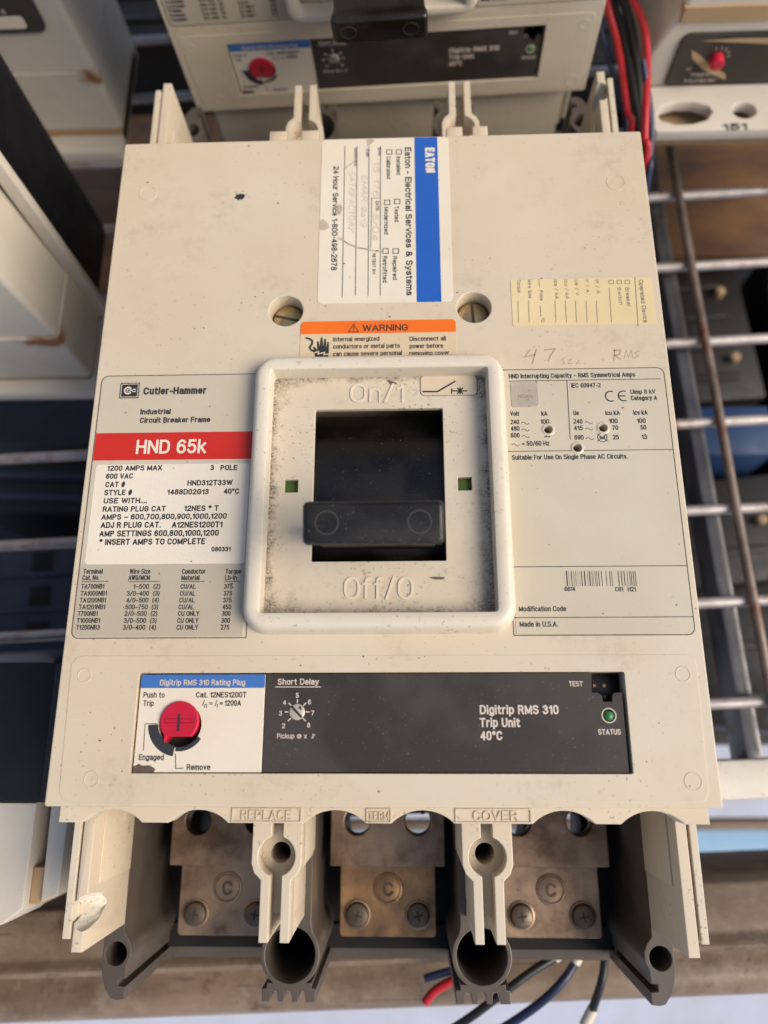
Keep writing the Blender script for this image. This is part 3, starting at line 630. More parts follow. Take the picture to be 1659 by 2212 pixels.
    # toggle bar, leaning to the OFF side
    def bar_ring(hx, hy, rr_, z): return ring2(rrect(-hx, -hy, hx, hy, rr_, 4), z)
    hb = loft('toggle_handle', [bar_ring(19.2, 4.6, 1.2, -48), bar_ring(19.2, 4.6, 1.2, -8), bar_ring(19.6, 5.0, 1.4, -5.6), bar_ring(20.1, 6.0, 1.6, -4.4), bar_ring(20.4, 6.3, 1.6, -1.6), bar_ring(20.1, 6.0, 1.5, -.6), bar_ring(19.6, 5.6, 1.2, -.1), bar_ring(18.9, 5.0, .9, 0)], 'handle', B, smooth=45, loc=(-.2, 79.6, 41.5), rot=(radians(10), 0, 0))
    for sx in (-13.3, 13.3):
        q = Print(0.0); q.ring(sx, 0, 3.5, 3.15, 0, 360, 30); q.build('moulded_ring', 'ring_grey', hb, .15)
    # ---------------- trip unit panel
    plate('trip_unit_border', [[un(154, 1436), un(166, 1420), un(186, 1416.6), un(1480, 1414), un(1499, 1420), un(1505, 1436), un(1531, 1712), un(1525, 1729), un(1510, 1734), un(150, 1733), un(135, 1727), un(128, 1710)], rrect(-78.6, 9.8, 78.6, 40.8, .6)], -.3, .16, 'case', B, .15)
    px0 = -37.0
    led = A8(702, 1300); led = (led[0], led[1])
    sk = [A8(597, 1042), A8(790, 1042), A8(790, 1160), A8(735, 1162), A8(722, 1178), A8(722, 1215), A8(668, 1217), A8(660, 1180), A8(640, 1163), A8(599, 1162)]
    tp = plate('trip_unit_panel', [[(px0 + .15, 10.1), (77.5, 10.1), (77.5, sk[2][1])] + sk[3:] + [(sk[0][0], 40.5), (px0 + .15, 40.5)], circ(led[0], led[1], 2.35, 24)], -3, -.55, 'panel', B, .15)
    box('test_socket', 65.5, 28, -7.9, 78.4, 40.6, -6.6, 'black', B, .1)
    so_ = Print(-6.5)
    for i in range(3):
        for j in range(2): so_.poly(circ(67.2 + 3.1 * i, 33.2 + 3.6 * j, .55, 10))
    so_.build('socket_pins', 'copper', B, .4)
    loft('led_rim', [ring2(circ(led[0], led[1], 2.35, 24), -.9), ring2(circ(led[0], led[1], 2.35, 24), -.45), ring2(circ(led[0], led[1], 2.0, 24), -.45), ring2(circ(led[0], led[1], 2.0, 24), -3)], 'case', B, closed=True)
    L = loft('status_lamp', [ring2(circ(led[0] + .1, led[1] - .1, 1.7 * k, 20), z) for k, z in ((1, -5), (1, -1.8), (.93, -.9), (.7, -.2), (.35, .15))], 'green_led', B, smooth=60)
    c0 = A12(367, 316)
    dl = disc('delay_dial', c0[0], c0[1], 2.55, -2, -.15, 'silver', B, .3)
    q = Print(-.1); q.line((c0[0] - 1.7, c0[1] + 1.6), (c0[0] + 1.6, c0[1] - 1.7), .75); q.poly([(c0[0] + .3, c0[1] + 1.3), (c0[0] + 1.6, c0[1] + .4), (c0[0] + 1.2, c0[1] + 1.9)]); q.build('dial_slot', 'ink', dl)
    q = Print(-.5)
    q.text('Short Delay', *flat(A12, 267, 478, 177), 1.95, .012); q.line(A12(255, 188), A12(490, 188), .28)
    for ch, x, y in (('5', 368, 232), ('4', 303, 268), ('6', 430, 265), ('3', 282, 323), ('7', 447, 322), ('2', 298, 387), ('8', 426, 384)):
        p = A12(x, y); q.text(ch, (p[0] - .5, p[1] - .75), (p[0] + .5, p[1] - .75), 1.55, .012)
    for an in (90, 45, 0, -45, 225, 180, 135):
        a = radians(an); q.line((c0[0] + 2.75 * cos(a), c0[1] + 2.75 * sin(a)), (c0[0] + 4.0 * cos(a), c0[1] + 4.0 * sin(a)), .4)
    q.text('Pickup @ x', *flat(A12, 264, 416, 452), 1.55, .006); q.text('Ir', *flat(A12, 440, 456, 452), 1.55, .006, .3)
    q.text('Digitrip RMS 310', *flat(A12, 1302, 1706, 328), 2.85, .016); q.text('Trip Unit', *flat(A12, 1302, 1508, 394), 2.85, .016); q.text('40°C', *flat(A12, 1305, 1418, 461), 2.85, .016)
    q.text('TEST', *flat(A8, 461, 545, 1124), 1.65, .01); q.text('STATUS', *flat(A8, 638, 775, 1416), 1.7, .012)
    q.build('white_lettering', 'pale_ink', tp)
    # rating plug
    b0 = A3(1083, 1335)
    rp = plate('rating_plug', [rrect(-77.9, 10.1, px0 - .1, 40.3, .3), circ(b0[0] + .1, b0[1] - 1.2, 6.9, 40)], -3, -.4, 'white_print', B, .15)
    plate('blue_band', [rrect(-77.85, 36.0, px0 - .15, 40.25, .3)], -.45, -.32, 'blue_label', rp, .04)
    q = Print(-.27); q.text('Digitrip RMS 310 Rating Plug', *flat(A3, 962, 1478, 1118), 1.85, .014); q.build('white_lettering', 'pale_ink', rp)
    q = Print(-.34)
    q.text('Push to', *flat(A3, 862, 990, 1193), 1.8, .008); q.text('Trip', *flat(A3, 860, 925, 1243), 1.8, .008)
    q.text('Cat. 12NES1200T', *flat(A3, 1180, 1485, 1192), 1.8, .012)
    a, b = flat(A3, 1218, 1452, 1242)
    q.text('I', a, (a[0] + .55, a[1]), 1.8, .0, .3); q.text('n', (a[0] + .75, a[1] - .6), (a[0] + 1.6, a[1] - .6), 1.5, .005); q.text('=', (a[0] + 2.2, a[1]), (a[0] + 3.3, a[1]), 1.8, 0)
    q.text('I', (a[0] + 4.1, a[1]), (a[0] + 4.6, a[1]), 1.8, .0, .3); q.text('r', (a[0] + 4.8, a[1] - .6), (a[0] + 5.3, a[1] - .6), 1.5, .005); q.text('= 1200A', (a[0] + 5.7, a[1]), b, 1.8, .012)
    q.text('Engaged', *flat(A3, 833, 985, 1570), 1.8, .012); q.text('Remove', *flat(A3, 1123, 1266, 1630), 1.8, .012)
    q.path([A3(945, 1350), A3(873, 1350), A3(863, 1512)], .22); q.path([A3(1056, 1530), A3(1058, 1620), A3(1105, 1618)], .26)
    q.ring(b0[0], b0[1] - .6, 10.2, 6.95, 183, 262); q.ring(b0[0] + .3, b0[1] - 1.0, 8.2, 6.9, 262, 328); q.build('dark_lettering', 'ink', rp)
    q = Print(-.33); pts = [A3(800, 1610), A3(835, 1592), A3(860, 1604), A3(900, 1600), A3(935, 1622), A3(925, 1645), A3(800, 1648)]; q.poly(pts); q.build('grime_patch', 'soot', rp)
    box('button_well', b0[0] - 8, b0[1] - 9.5, -7.9, b0[0] + 8, b0[1] + 7, -6.9, 'gap', B, .1)
    cut = [(x, max(y, -4.75)) for x, y in circ(0, 0, 6.25, 44)]
    ptr = []
    for x, y in cut: ptr.append((b0[0] + x, b0[1] + y))
    i0 = min(range(len(ptr)), key=lambda i: (ptr[i][0] + 100) + (ptr[i][1] * 3)); ptr[i0] = (b0[0] - 4.4, b0[1] - 6.6)
    bt = plate('push_button', [ptr], -6, .55, 'red_button', B, .35)
    q = Print(.75); q.line((b0[0], b0[1] + 2.3), (b0[0], b0[1] - 3.1), .75); q.build('button_slot', 'ink', bt)
    q = Print(.55); q.box([(b0[0] - 4.5, b0[1] + .7), (b0[0] + 4.3, b0[1] + .7), (b0[0] + 4.3, b0[1] - .5), (b0[0] - 4.5, b0[1] - .5)], .26); q.build('embossed_bar', 'dark_red', bt, .06)
    # ---------------- left nameplate
    npl = [A4(600, 792), A4(618, 772), A4(640, 768)]
    nl = plate('nameplate', [rrect(-102.4, 52.4, -45, 148.2, (2.2, .2, .2, 2.4))], -.1, .18, 'plate', B, .1)
    nl['label'] = 'left nameplate with a red band'
    plate('grey_field', [rrect(-102.1, 52.7, -45.2, 77.4, (2, .2, .2, .2))], .16, .22, 'plate_grey', nl, .02)
    plate('red_band', [rrect(-102.3, 115.1, -45, 125.6, .1)], .16, .24, 'red_print', nl, .02)
    plate('white_field', [rrect(-100.9, 77.2, -45.9, 113.5, 1.2)], .18, .25, 'white_print', nl, .02)
    for nm, oo, par in (('grime_line', rrect(-102.65, 52.15, -44, 148.45, (2.4, .2, .2, 2.6)), nl),):
        gl_ = Print(.06); gl_.box_loop(oo, .32); gl_.build(nm, 'soot', par)
    q = Print(.29)
    CAPK = {A4: 1.19, A3: 1.27, A6: 1.30, A8: 1.2}
    T = lambda s_, x0, x1, y, c_, b_=.01, fr=A4: q.text(s_, *flat(fr, x0, x1, y), c_ * CAPK[fr], b_ + .003)
    lg0 = A4(720, 897); lg1 = A4(846, 803)
    q.poly([(lg0[0], lg0[1]), (lg1[0], lg0[1]), (lg1[0], lg1[1]), (lg0[0], lg1[1])])
    T('Cutler-Hammer', 866, 1245, 872, 2.45, .016); T('Industrial', 848, 1030, 993, 1.8, .014); T('Circuit Breaker Frame', 845, 1268, 1043, 1.8, .014)
    cp = 1.72
    for s_, x0, x1, y in (('1200 AMPS MAX', 648, 978, 1333), ('3', 1270, 1292, 1331), ('POLE', 1330, 1432, 1331), ('600 VAC', 640, 803, 1382), ('CAT #', 636, 755, 1432), ('HND312T33W', 1131, 1403, 1422),
                          ('STYLE #', 630, 797, 1481), ('1488D02G13', 1010, 1260, 1477), ('40°C', 1350, 1443, 1473), ('USE WITH....', 626, 888, 1530), ('RATING PLUG CAT', 620, 1000, 1580), ('12NES * T', 1112, 1320, 1576),
                          ('AMPS – 600,700,800,900,1000,1200', 612, 1368, 1626)): T(s_, x0, x1, y, cp, .016)
    for s_, x0, x1, y in (('ADJ R PLUG CAT.', 608, 970, 170), ('A12NES1200T1', 1037, 1342, 168), ('AMP SETTINGS 600,800,1000,1200', 600, 1320, 220), ('* INSERT AMPS TO COMPLETE', 600, 1238, 271)): T(s_, x0, x1, y, cp, .016, A3)
    T('080331', 1276, 1392, 312, 1.35, .018, A3)
    for s_, x0, x1, y in (('Terminal', 503, 620, 447), ('Cat. No.', 498, 600, 485), ('Wire Size', 783, 908, 447), ('AWG/MCM', 776, 905, 485), ('Conductor', 1099, 1241, 447), ('Material', 1095, 1204, 485), ('Torque', 1361, 1455, 447), ('Lb-In', 1358, 1430, 485)): T(s_, x0, x1, y, 1.38, .006, A3)
    for x0, x1 in ((495, 655), (776, 967), (1093, 1236), (1355, 1452)): q.line(*flat(A3, x0, x1, 493), .2)
    rows = [('TA700NB1', 492, 630, '1–500  (2)', 806, 968, 'CU/AL', 1090, 1182, '375', 1353, 1404, 537), ('TA1000NB1', 487, 645, '3/0–400  (3)', 766, 964, 'CU/AL', 1086, 1178, '375', 1350, 1401, 579),
            ('TA1200NB1', 482, 640, '4/0–500  (4)', 763, 960, 'CU/AL', 1082, 1175, '375', 1347, 1398, 620), ('TA1201NB1', 476, 635, '500–750  (3)', 757, 955, 'CU/AL', 1078, 1171, '450', 1343, 1395, 661),
            ('T700NB1', 470, 590, '2/0–500  (2)', 752, 950, 'CU ONLY', 1074, 1203, '300', 1340, 1391, 701), ('T1000NB1', 465, 605, '3/0–500  (3)', 748, 946, 'CU ONLY', 1070, 1198, '300', 1336, 1388, 743), ('T1200NB3', 460, 603, '3/0–400  (4)', 742, 942, 'CU ONLY', 1066, 1195, '275', 1332, 1384, 784)]
    for rw in rows:
        for k in (0, 3, 6, 9): T(rw[k], rw[k + 1], rw[k + 2], rw[12], 1.32, .006, A3)
    q.build('dark_lettering', 'ink', nl)
    q = Print(.33); q.text('HND 65k', *flat(A4, 820, 1242, 1230), 5.4, .009)
    q.box([(lg0[0] + .5, lg0[1] + .5), (lg1[0] - .5, lg0[1] + .5), (lg1[0] - .5, lg1[1] - .5), (lg0[0] + .5, lg1[1] - .5)], .22)
    cx, cy = (lg0[0] + lg1[0]) / 2, (lg0[1] + lg1[1]) / 2
    q.ring(cx - .5, cy, 1.55, 1.05, 35, 325, 20); q.ring(cx - .3, cy, .75, .45, 0, 360, 16); q.line((cx + .3, cy), (cx + 2.2, cy), .5); q.poly([(cx + 1.2, cy - .6), (cx + 2.3, cy - .6), (cx + 2.3, cy + .6), (cx + 1.2, cy + .6)])
    q.build('white_lettering', 'white_print', nl)
    # ---------------- right nameplate
    pr = [circ(p[0], p[1], 1.75, 18) for p in drill]
    nr = plate('nameplate', [rrect(44.8, 52.8, 102.3, 148.3, (.2, 2.2, 2.4, .2))] + pr, -.1, .2, 'plate', B, .1)
    nr['label'] = 'right nameplate with ratings table'
    gl_ = Print(.06); gl_.box_loop(rrect(44, 52.5, 102.6, 148.5, (.2, 2.4, 2.6, .2)), .34); gl_.build('grime_line', 'soot', nr)
    for p in drill: loft('punched_rim', [ring2(circ(p[0], p[1], ro, 18), z) for ro, z in ((2.5, .18), (2.0, .55), (1.6, .5), (1.4, -.2), (1.4, -3))], 'plate', nr, cap0=False, cap1=False, smooth=60)
    q = Print(.26)
    T('HND Interrupting Capacity – RMS Symmetrical Amps', 95, 858, 772, 1.42, .006, A6)
    q.line(*flat(A6, 95, 1012, 786), .24); q.line(A6(445, 790), A6(465, 1145), .24)
    q.line(*flat(A6, 60, 1083, 1211), .24); q.line(*flat(A8, 100, 1172, 401), .24); q.line(*flat(A8, 110, 1210, 708), .24)
    T('IEC 60947-2', 472, 650, 832, 1.4, .006, A6)
    ce = A6(700, 884); q.ring(ce[0] + .6, ce[1], 2.15, 1.7, 65, 295, 18); ce = A6(778, 882); q.ring(ce[0] + .6, ce[1], 2.15, 1.7, 65, 295, 18); q.line((ce[0] - 1.2, ce[1]), (ce[0] + 1.1, ce[1]), .45)
    T('Uimp 8 kV', 830, 980, 870, 1.35, .004, A6); T('Category A', 832, 990, 908, 1.4, .006, A6)
    for s_, x0, x1, y in (('Volt', 104, 158, 1003), ('kA', 292, 328, 1002), ('Ue', 485, 518, 999), ('Icu kA', 678, 765, 998), ('Ics kA', 847, 932, 996), ('240', 106, 158, 1053), ('100', 287, 340, 1051), ('480', 107, 160, 1093), ('600', 107, 161, 1134), ('35', 310, 345, 1132),
                          ('= 50/60 Hz', 175, 340, 1183), ('240', 486, 540, 1050), ('100', 700, 752, 1047), ('100', 869, 921, 1046), ('415', 488, 543, 1090), ('70', 720, 756, 1088), ('50', 890, 925, 1086), ('690', 492, 547, 1146), ('25', 724, 760, 1145), ('13', 897, 930, 1143),
                          ('Suitable For Use On Single Phase AC Circuits.', 114, 812, 1264)): T(s_, x0, x1, y, 1.4, .006, A6)
    for x, y in ((170, 1045), (172, 1086), (174, 1126), (112, 1176), (553, 1042), (556, 1080), (560, 1138)):
        a = A6(x, y); q.path([(a[0] + 2.7 * i / 8, a[1] - .1 + .45 * sin(2 * pi * i / 8)) for i in range(9)], .2)
    c1 = A6(659, 1133); q.ring(c1[0], c1[1], 1.75, 1.5, 0, 360, 24); q.text('M', (c1[0] - .9, c1[1] - .7), (c1[0] + .9, c1[1] - .7), 1.5, .01)
    q.line((c1[0] - 1.9, c1[1] - 1.5), (c1[0] + 1.9, c1[1] + 1.5), .2); q.line((c1[0] - 1.9, c1[1] + 1.5), (c1[0] + 1.9, c1[1] - 1.5), .2)
    for s_, x0, x1, y, c_ in (('6614', 432, 497, 551, 1.3), ('C61', 737, 785, 553, 1.3), ('H21', 813, 862, 553, 1.3), ('Modification Code', 156, 441, 673, 1.45), ('Made in U.S.A.', 161, 392, 766, 1.5)): T(s_, x0, x1, y, c_, .006, A8)
    rnd = random.Random(3); x = 427.; 
    while x < 862:
        w = rnd.choice((5, 6, 8, 11, 13)); gp = rnd.choice((3, 3, 4, 5, 6))
        if 552 < x < 568 or 664 < x < 678: x = 568 if x < 600 else 678; continue
        a, b = A8(x, 429), A8(min(x + w, 862), 520); q.poly([(a[0], b[1]), (b[0], b[1]), (b[0], a[1]), (a[0], a[1])]); x += w + gp
    q.build('dark_lettering', 'ink', nr)
    a, b = A6(112, 950), A6(268, 797)
    ag = plate('agency_tab', [rrect(a[0], a[1], b[0], b[1], .9)], .18, .42, 'silver', nr, .1)
    q = Print(.46); q.text('NEMA', *flat(A6, 150, 238, 897), 1.5, .01); q.build('worn_lettering', 'pencil', nr)
    # ---------------- moulding marks
    for (x, y, rr_) in ((320, 418, 24), (1330, 394, 25), (183, 1459, 16), (1475, 1456, 17), (1497, 1688, 19), (198, 1683, 17)):
        p = un(x, y); z = .17 if y > 1415 else .01
        loft('moulding_mark', [ring2(circ(p[0], p[1], ro, 28), zz) for ro, zz in ((rr_ * .148, z), (rr_ * .148 - .1, z + .12), (rr_ * .148 - .3, z + .12), (rr_ * .148 - .4, z))], 'case', B, cap0=False, cap1=False)
    return cover

build_breaker(BRK)

def copy_tree(o, parent=None, skip=()):
    c = o.copy(); COL.objects.link(c); c.parent = parent
    for ch in [x for x in bpy.data.objects if x.parent == o]:
        if ch.name.split('.')[0] in skip: continue
        copy_tree(ch, c, skip)
    return c
# the second breaker stands upright behind, its face turned to the viewer
b2 = copy_tree(BRK, None, ())
b2.location = Vector((1.7, 350.4, -76.6)) * MM; b2.rotation_euler = (radians(90), 0, 0)
b2.rotation_euler = Matrix(((.9996, -.02599, .01149), (.01102, -.0184, -.99977), (.0262, .9995, -.01816))).to_euler()
b2['label'] = 'upright beige breaker standing behind the flat one, cut off by the top edge'
for g_ in (BRK, b2): g_['group'] = 'beige moulded breakers with red round buttons'
box('terminal_cover', -99, -69, -22, 96, -.4, -9, 'case_dirty', b2, 1.2)

# ---------------- stickers only on the front breaker
# long service sticker, its text running down
sx0, sx1, sy0, sy1 = -23.6, 27.6, 177.2, 253.2
st = plate('service_sticker', [rrect(sx0, sy0, sx1, sy1, 2)], .0, .14, 'sticker', BRK, .05)
plate('blue_stripe', [rrect(13.9, sy0, 23.2, sy1, .1)], .13, .18, 'blue_print', st, .02)
q = Print(.2)
def V(frame_a, frame_b, txt, cap, pr, bold=.01, fr=None):
    a, b = frame_a, frame_b; xm = (a[0] + b[0]) / 2
    pr.text(txt, (xm, a[1]), (xm, b[1]), cap, bold)
def D(x, y): return un(x, y)
def Z2(x, y): return un(540 + x * .3581, y * .3581)
V(D(879, 319), D(873, 639), 'Eaton - Electrical Services & Systems', 2.6, q, .014)
def chk(x, y, w=14):
    a = D(x, y); s_ = 1.05; q.box([(a[0] - s_, a[1] - s_), (a[0] + s_, a[1] - s_), (a[0] + s_, a[1] + s_), (a[0] - s_, a[1] + s_)], .32)
for (x, y) in ((861.5, 329), (841, 329), (858, 436), (836.5, 438), (855, 543), (833, 543)): chk(x, y)
V(D(857, 339), D(856, 378), 'Installed', 1.7, q); V(D(836, 339), D(834, 387), 'Calibrated', 1.7, q)
V(D(853, 446), D(852, 480), 'Tested', 1.7, q); V(D(831, 448), D(829, 507), 'Modernized', 1.7, q)
V(D(850, 554), D(847, 605), 'Repaired', 1.7, q); V(D(828, 554), D(826, 611), 'Retrofitted', 1.7, q)
for x0, x1, ye in ((828, 815, 640), (804, 788, 640), (778, 761, 640), (752, 732, 643)):
    a, b = D(x0, 316), D(x1, ye); xm = (a[0] + b[0]) / 2; q.line((xm, a[1]), (xm, b[1]), .26)
for y in (429, 542):
    a, b = D(801, y), D(818, y); q.line((a[0], a[1]), (b[0], a[1]), .22)
a, b = D(803, 429), D(801, 536); q.line(a, b, .22)
for s_, a, b in (('ENG:', (818, 320), (816, 338)), ('JOB:', (792, 320), (790, 340)), ('REMARKS:', (767, 320), (764, 360)), ('DATE:', (813, 435), (811, 456)), ('RETEST BY:', (806, 548), (803, 594))): V(D(*a), D(*b), s_, 1.2, q, .012)
V(D(724, 360), D(711, 585), '24 Hour Service 1-800-498-2678', 2.3, q, .012)
q.build('dark_lettering', 'ink', st)
q = Print(.22); V(D(920, 320), D(917, 374), 'EATON', 3.9, q, .03); q.build('white_lettering', 'sticker', st)
q = Print(.21)
for s_, a, b in (('15 176', (808, 350), (806, 425)), ('EMAR 9419', (783, 380), (778, 490)), ('SATISFACTORY', (757, 372), (750, 500)), ('5/04', (806, 462), (804, 520))): (lambda a, b: q.text(s_, ((a[0] + b[0]) / 2, a[1]), ((a[0] + b[0]) / 2, b[1]), 2.4, -.010, .1, 1.))(D(*a), D(*b))
q.build('handwriting', 'hand', st)
q = Print(.24)
def D2(x, y): return un(540 + x * .3581, y * .3581)
q.path([D2(528, 1440), D2(560, 1452), D2(600, 1478), D2(650, 1498), D2(700, 1503), D2(760, 1518), D2(800, 1520)], .5)
q.path([D2(548, 1432), D2(575, 1460), D2(640, 1490), D2(720, 1512)], .25)
q.poly([D2(425, 1335), D2(440, 1322), D2(470, 1350), D2(480, 1375), D2(450, 1390), D2(425, 1392)])
q.poly([D2(700, 850), D2(735, 838), D2(752, 852), D2(728, 872), D2(705, 885), D2(712, 862)])
q.path([D2(560, 1030), D2(590, 1005), D2(620, 985), D2(645, 955)], .45)
q.poly([D2(525, 1245), D2(548, 1232), D2(560, 1262), D2(540, 1300), D2(528, 1290)])
q.build('brown_stains', 'stain', st)
# yellowed sticker
p0, p1 = A6(120, 461), A6(955, 166)
ys = plate('rating_sticker', [rrect(p0[0], p0[1], p1[0], p1[1], .9)], 0, .14, 'yellow_sticker', BRK, .05)
q = Print(.2)
V(A6(886, 182), A6(900, 440), 'Operated Device', 1.55, q, .002); V(A6(800, 228), A6(806, 345), 'Breaker', 1.4, q, .0); V(A6(752, 228), A6(757, 332), 'Switch', 1.4, q, .0)
q.line(A6(855, 167), A6(875, 460), .22)
for x, y in ((810, 195), (761, 195), (712, 195)):
    a = A6(x, y); q.box([(a[0] - .85, a[1] - .75), (a[0] + .85, a[1] - .75), (a[0] + .85, a[1] + .75), (a[0] - .85, a[1] + .75)], .2)
q.line(A6(700, 228), A6(714, 437), .18)
for s_, x, y1 in (('In / A', 620, 265), ('Ir / A', 558, 258), ('Ue / V', 494, 274), ('Icu / kA', 433, 298), ('Ics / kA', 370, 298)):
    V(A6(x, 182), A6(x + 2, y1), s_, 1.35, q, .0); q.line(A6(x + 3, 308), A6(x + 9, 438), .18)
q.line(A6(277, 180), A6(280, 228), .18); V(A6(280, 245), A6(283, 306), 'Poles', 1.3, q, 0); q.line(A6(284, 338), A6(288, 405), .18); V(A6(288, 412), A6(290, 438), '°C', 1.3, q, 0)
V(A6(209, 180), A6(213, 292), 'Wire Size', 1.3, q, 0); q.line(A6(214, 308), A6(218, 438), .18); V(A6(146, 182), A6(147, 260), 'Torque', 1.3, q, 0); q.line(A6(150, 308), A6(153, 438), .18)
q.build('dark_lettering', 'faded_ink', ys)
# orange warning sticker
wx0, wx1 = -29.6, 28.3
ws = plate('warning_sticker', [rrect(wx0, 152.6, wx1, 169.7, (.2, .2, 1.6, 1.6))], 0, .14, 'warn_paper', BRK, .05)
plate('orange_band', [rrect(wx0, A5(700, 345)[1], wx1, 169.7, (.1, .1, 1.6, 1.6))], .13, .19, 'orange_print', ws, .02)
q = Print(.23)
q.text('WARNING', *flat(A5, 664, 933, 332), 2.75, .01)
tri = [A5(582, 337), A5(640, 337), A5(611, 291)]; q.box(tri, .3); e_ = A5(611, 331); q.line(e_, (e_[0], e_[1] + .45), .45); q.line((e_[0], e_[1] + .8), (e_[0], e_[1] + 1.9), .4)
for s_, x0, x1, y in (('Internal energized', 492, 763, 392), ('conductors or metal parts', 490, 885, 434), ('can cause severe personal', 490, 897, 477), ('Disconnect all', 942, 1155, 390), ('power before', 942, 1140, 433), ('removing cover.', 940, 1183, 475)):
    q.text(s_, *flat(A5, x0, x1, y), 1.85, .006)
# shocked hand pictogram
palm = [A5(x, y) for x, y in ((385, 488), (380, 452), (372, 425), (385, 428), (398, 448), (396, 395), (406, 392), (412, 430), (418, 372), (428, 368), (432, 428), (440, 378), (449, 380), (450, 432), (458, 395), (466, 398), (466, 450), (462, 488))]
bmv = Print(.23)
q.poly(palm); q.path([A5(328, 372), A5(352, 378), A5(368, 390), A5(366, 410), A5(352, 428), A5(362, 445), A5(385, 455)], .75)
q.build('dark_lettering', 'ink', ws)
q = Print(.26); q.path([A5(372, 462), A5(405, 454), A5(402, 468), A5(440, 458), A5(436, 472), A5(466, 468)], .45); q.build('lightning_zigzag', 'warn_paper', ws)
# pencilled marks and ink blot
q = Print(.03)
def stroke(pts, w=.5): q.path([A6(x, y) for x, y in pts], w)
stroke([(222, 602), (190, 645), (255, 632)]); stroke([(262, 596), (235, 690)]); stroke([(305, 604), (375, 596), (345, 640), (332, 672)])
stroke([(432, 650), (415, 664), (430, 676), (418, 690)], .25); stroke([(452, 668), (470, 660), (452, 688), (482, 684)], .25); stroke([(520, 665), (500, 688), (530, 684)], .25); stroke([(552, 684), (556, 688)], .5)
stroke([(735, 600), (728, 668)]); stroke([(722, 606), (770, 604), (762, 630), (735, 636), (772, 662)]); stroke([(790, 655), (805, 606), (818, 650), (835, 602), (842, 655)], .28); stroke([(882, 610), (855, 620), (876, 640), (846, 656)], .28)
q.build('pencilled_note', 'pencil', BRK)
q = Print(.03); c_ = un(517, 425); rnd = random.Random(5)
q.poly([(c_[0] + (2.0 + rnd.uniform(-.7, .7)) * cos(a * pi / 9), c_[1] + (1.5 + rnd.uniform(-.5, .5)) * sin(a * pi / 9)) for a in range(18)])
for k in range(9): 
    a = rnd.uniform(0, 6.3); l_ = rnd.uniform(2, 4.4); e = (c_[0] + l_ * cos(a), c_[1] + l_ * .6 * sin(a)); q.poly(circ(e[0], e[1], rnd.uniform(.1, .3), 6))
q.build('ink_blot', 'ink', BRK)
q = Print(.02); q.box([D(1252, 296), D(1349, 294), D(1352, 331), D(1250, 333)], .16); q.build('tape_mark', 'stain2', BRK)
# scattered debris specks stuck to the face
q = Print(.05); rnd = random.Random(11)
for k in range(240):
    x, y = rnd.uniform(-103, 103), rnd.uniform(1, 252)
    if (-80 < x < 80 and 9 < y < 42): continue
    if -46 < x < 46 and 53 < y < 153: continue
    if rnd.random() > 1.1 - y / 300: continue
    s_ = rnd.choice((.12, .15, .2, .3)); l_ = s_ * rnd.uniform(1, 2.6); a = rnd.uniform(0, 3.1)
    z = .3
    q.poly([(x + l_ * cos(a + t) * (1 if i % 2 else .6), y + s_ * sin(a + t)) for i, t in enumerate((0, 1.2, 2.4, 3.5, 4.9))])
for i in range(len(q.v)):
    x, y, _ = q.v[i]; q.v[i] = (x, y, .31 if (abs(x) > 44 and 54 < y < 145) or (-24 < x < 28 and y > 150) else .19 if y < 48 else .03)
dbs = q.build('dirt_specks', 'soot', BRK); dbs['kind'] = 'stuff'

# ================================================================== THE RACK AND WHAT STANDS ON IT
YAW = radians(2.45)
DECK = empty('wire_deck', 'rusty galvanised wire mesh deck carrying the breakers', 'wire deck', (0, 0, -141.5), (0, 0, YAW))
rnd = random.Random(2)
def rod(name, x0, x1, y, z, r_, mat, parent, jit=.4):
    n = 9; return tube(name, [(x0 + (x1 - x0) * i / n, y + rnd.uniform(-jit, jit), z) for i in range(n + 1)], r_, mat, parent, n=12, sub=2)
first = None
for k in range(-2, 11):
    rod('cross_wire', -620, 620, 129.2 + 50.2 * k, 0, 2.9, 'steel', DECK)
for ux in (-560, -330, 190, 330, 560):
    n = 10; tube('long_wire', [(ux + rnd.uniform(-.5, .5), 0 + 650 * i / n, 4.6) for i in range(n + 1)], 2.5, 'steel_brown', DECK, n=12, sub=2)
for ux in (-548, -322, 182, 322, 548):
    bm = bmesh.new(); box_bm(bm, ux - 5, -8, -26, ux + 3, 640, -5.5, .5); bm_obj('support_channel', bm, 'channel', DECK)
box('front_lip', -620, -16.5, -20, 620, 2, -3.5, 'case_pale', DECK, 1.5)
BEAM = empty('shelf_beam', 'brown painted steel beam along the front of the shelf', 'shelf beam', (0, 0, 0), (0, 0, radians(2.5)))
prof = [(-52, -230), (-52, -146), (-53.5, -144.2), (-72, -144), (-74.2, -143), (-75.4, -140.6), (-77.4, -139.6), (-79.6, -140.6), (-80.6, -144), (-81.5, -153), (-84, -157), (-88, -156), (-92, -154), (-97, -154.5), (-101.5, -158), (-104.8, -165), (-106, -175), (-106, -200), (-104, -230)]
loft('beam_profile', [[(x, y, z) for y, z in prof] for x in [-700 + 140 * i for i in range(11)]], 'beam', BEAM, smooth=50)
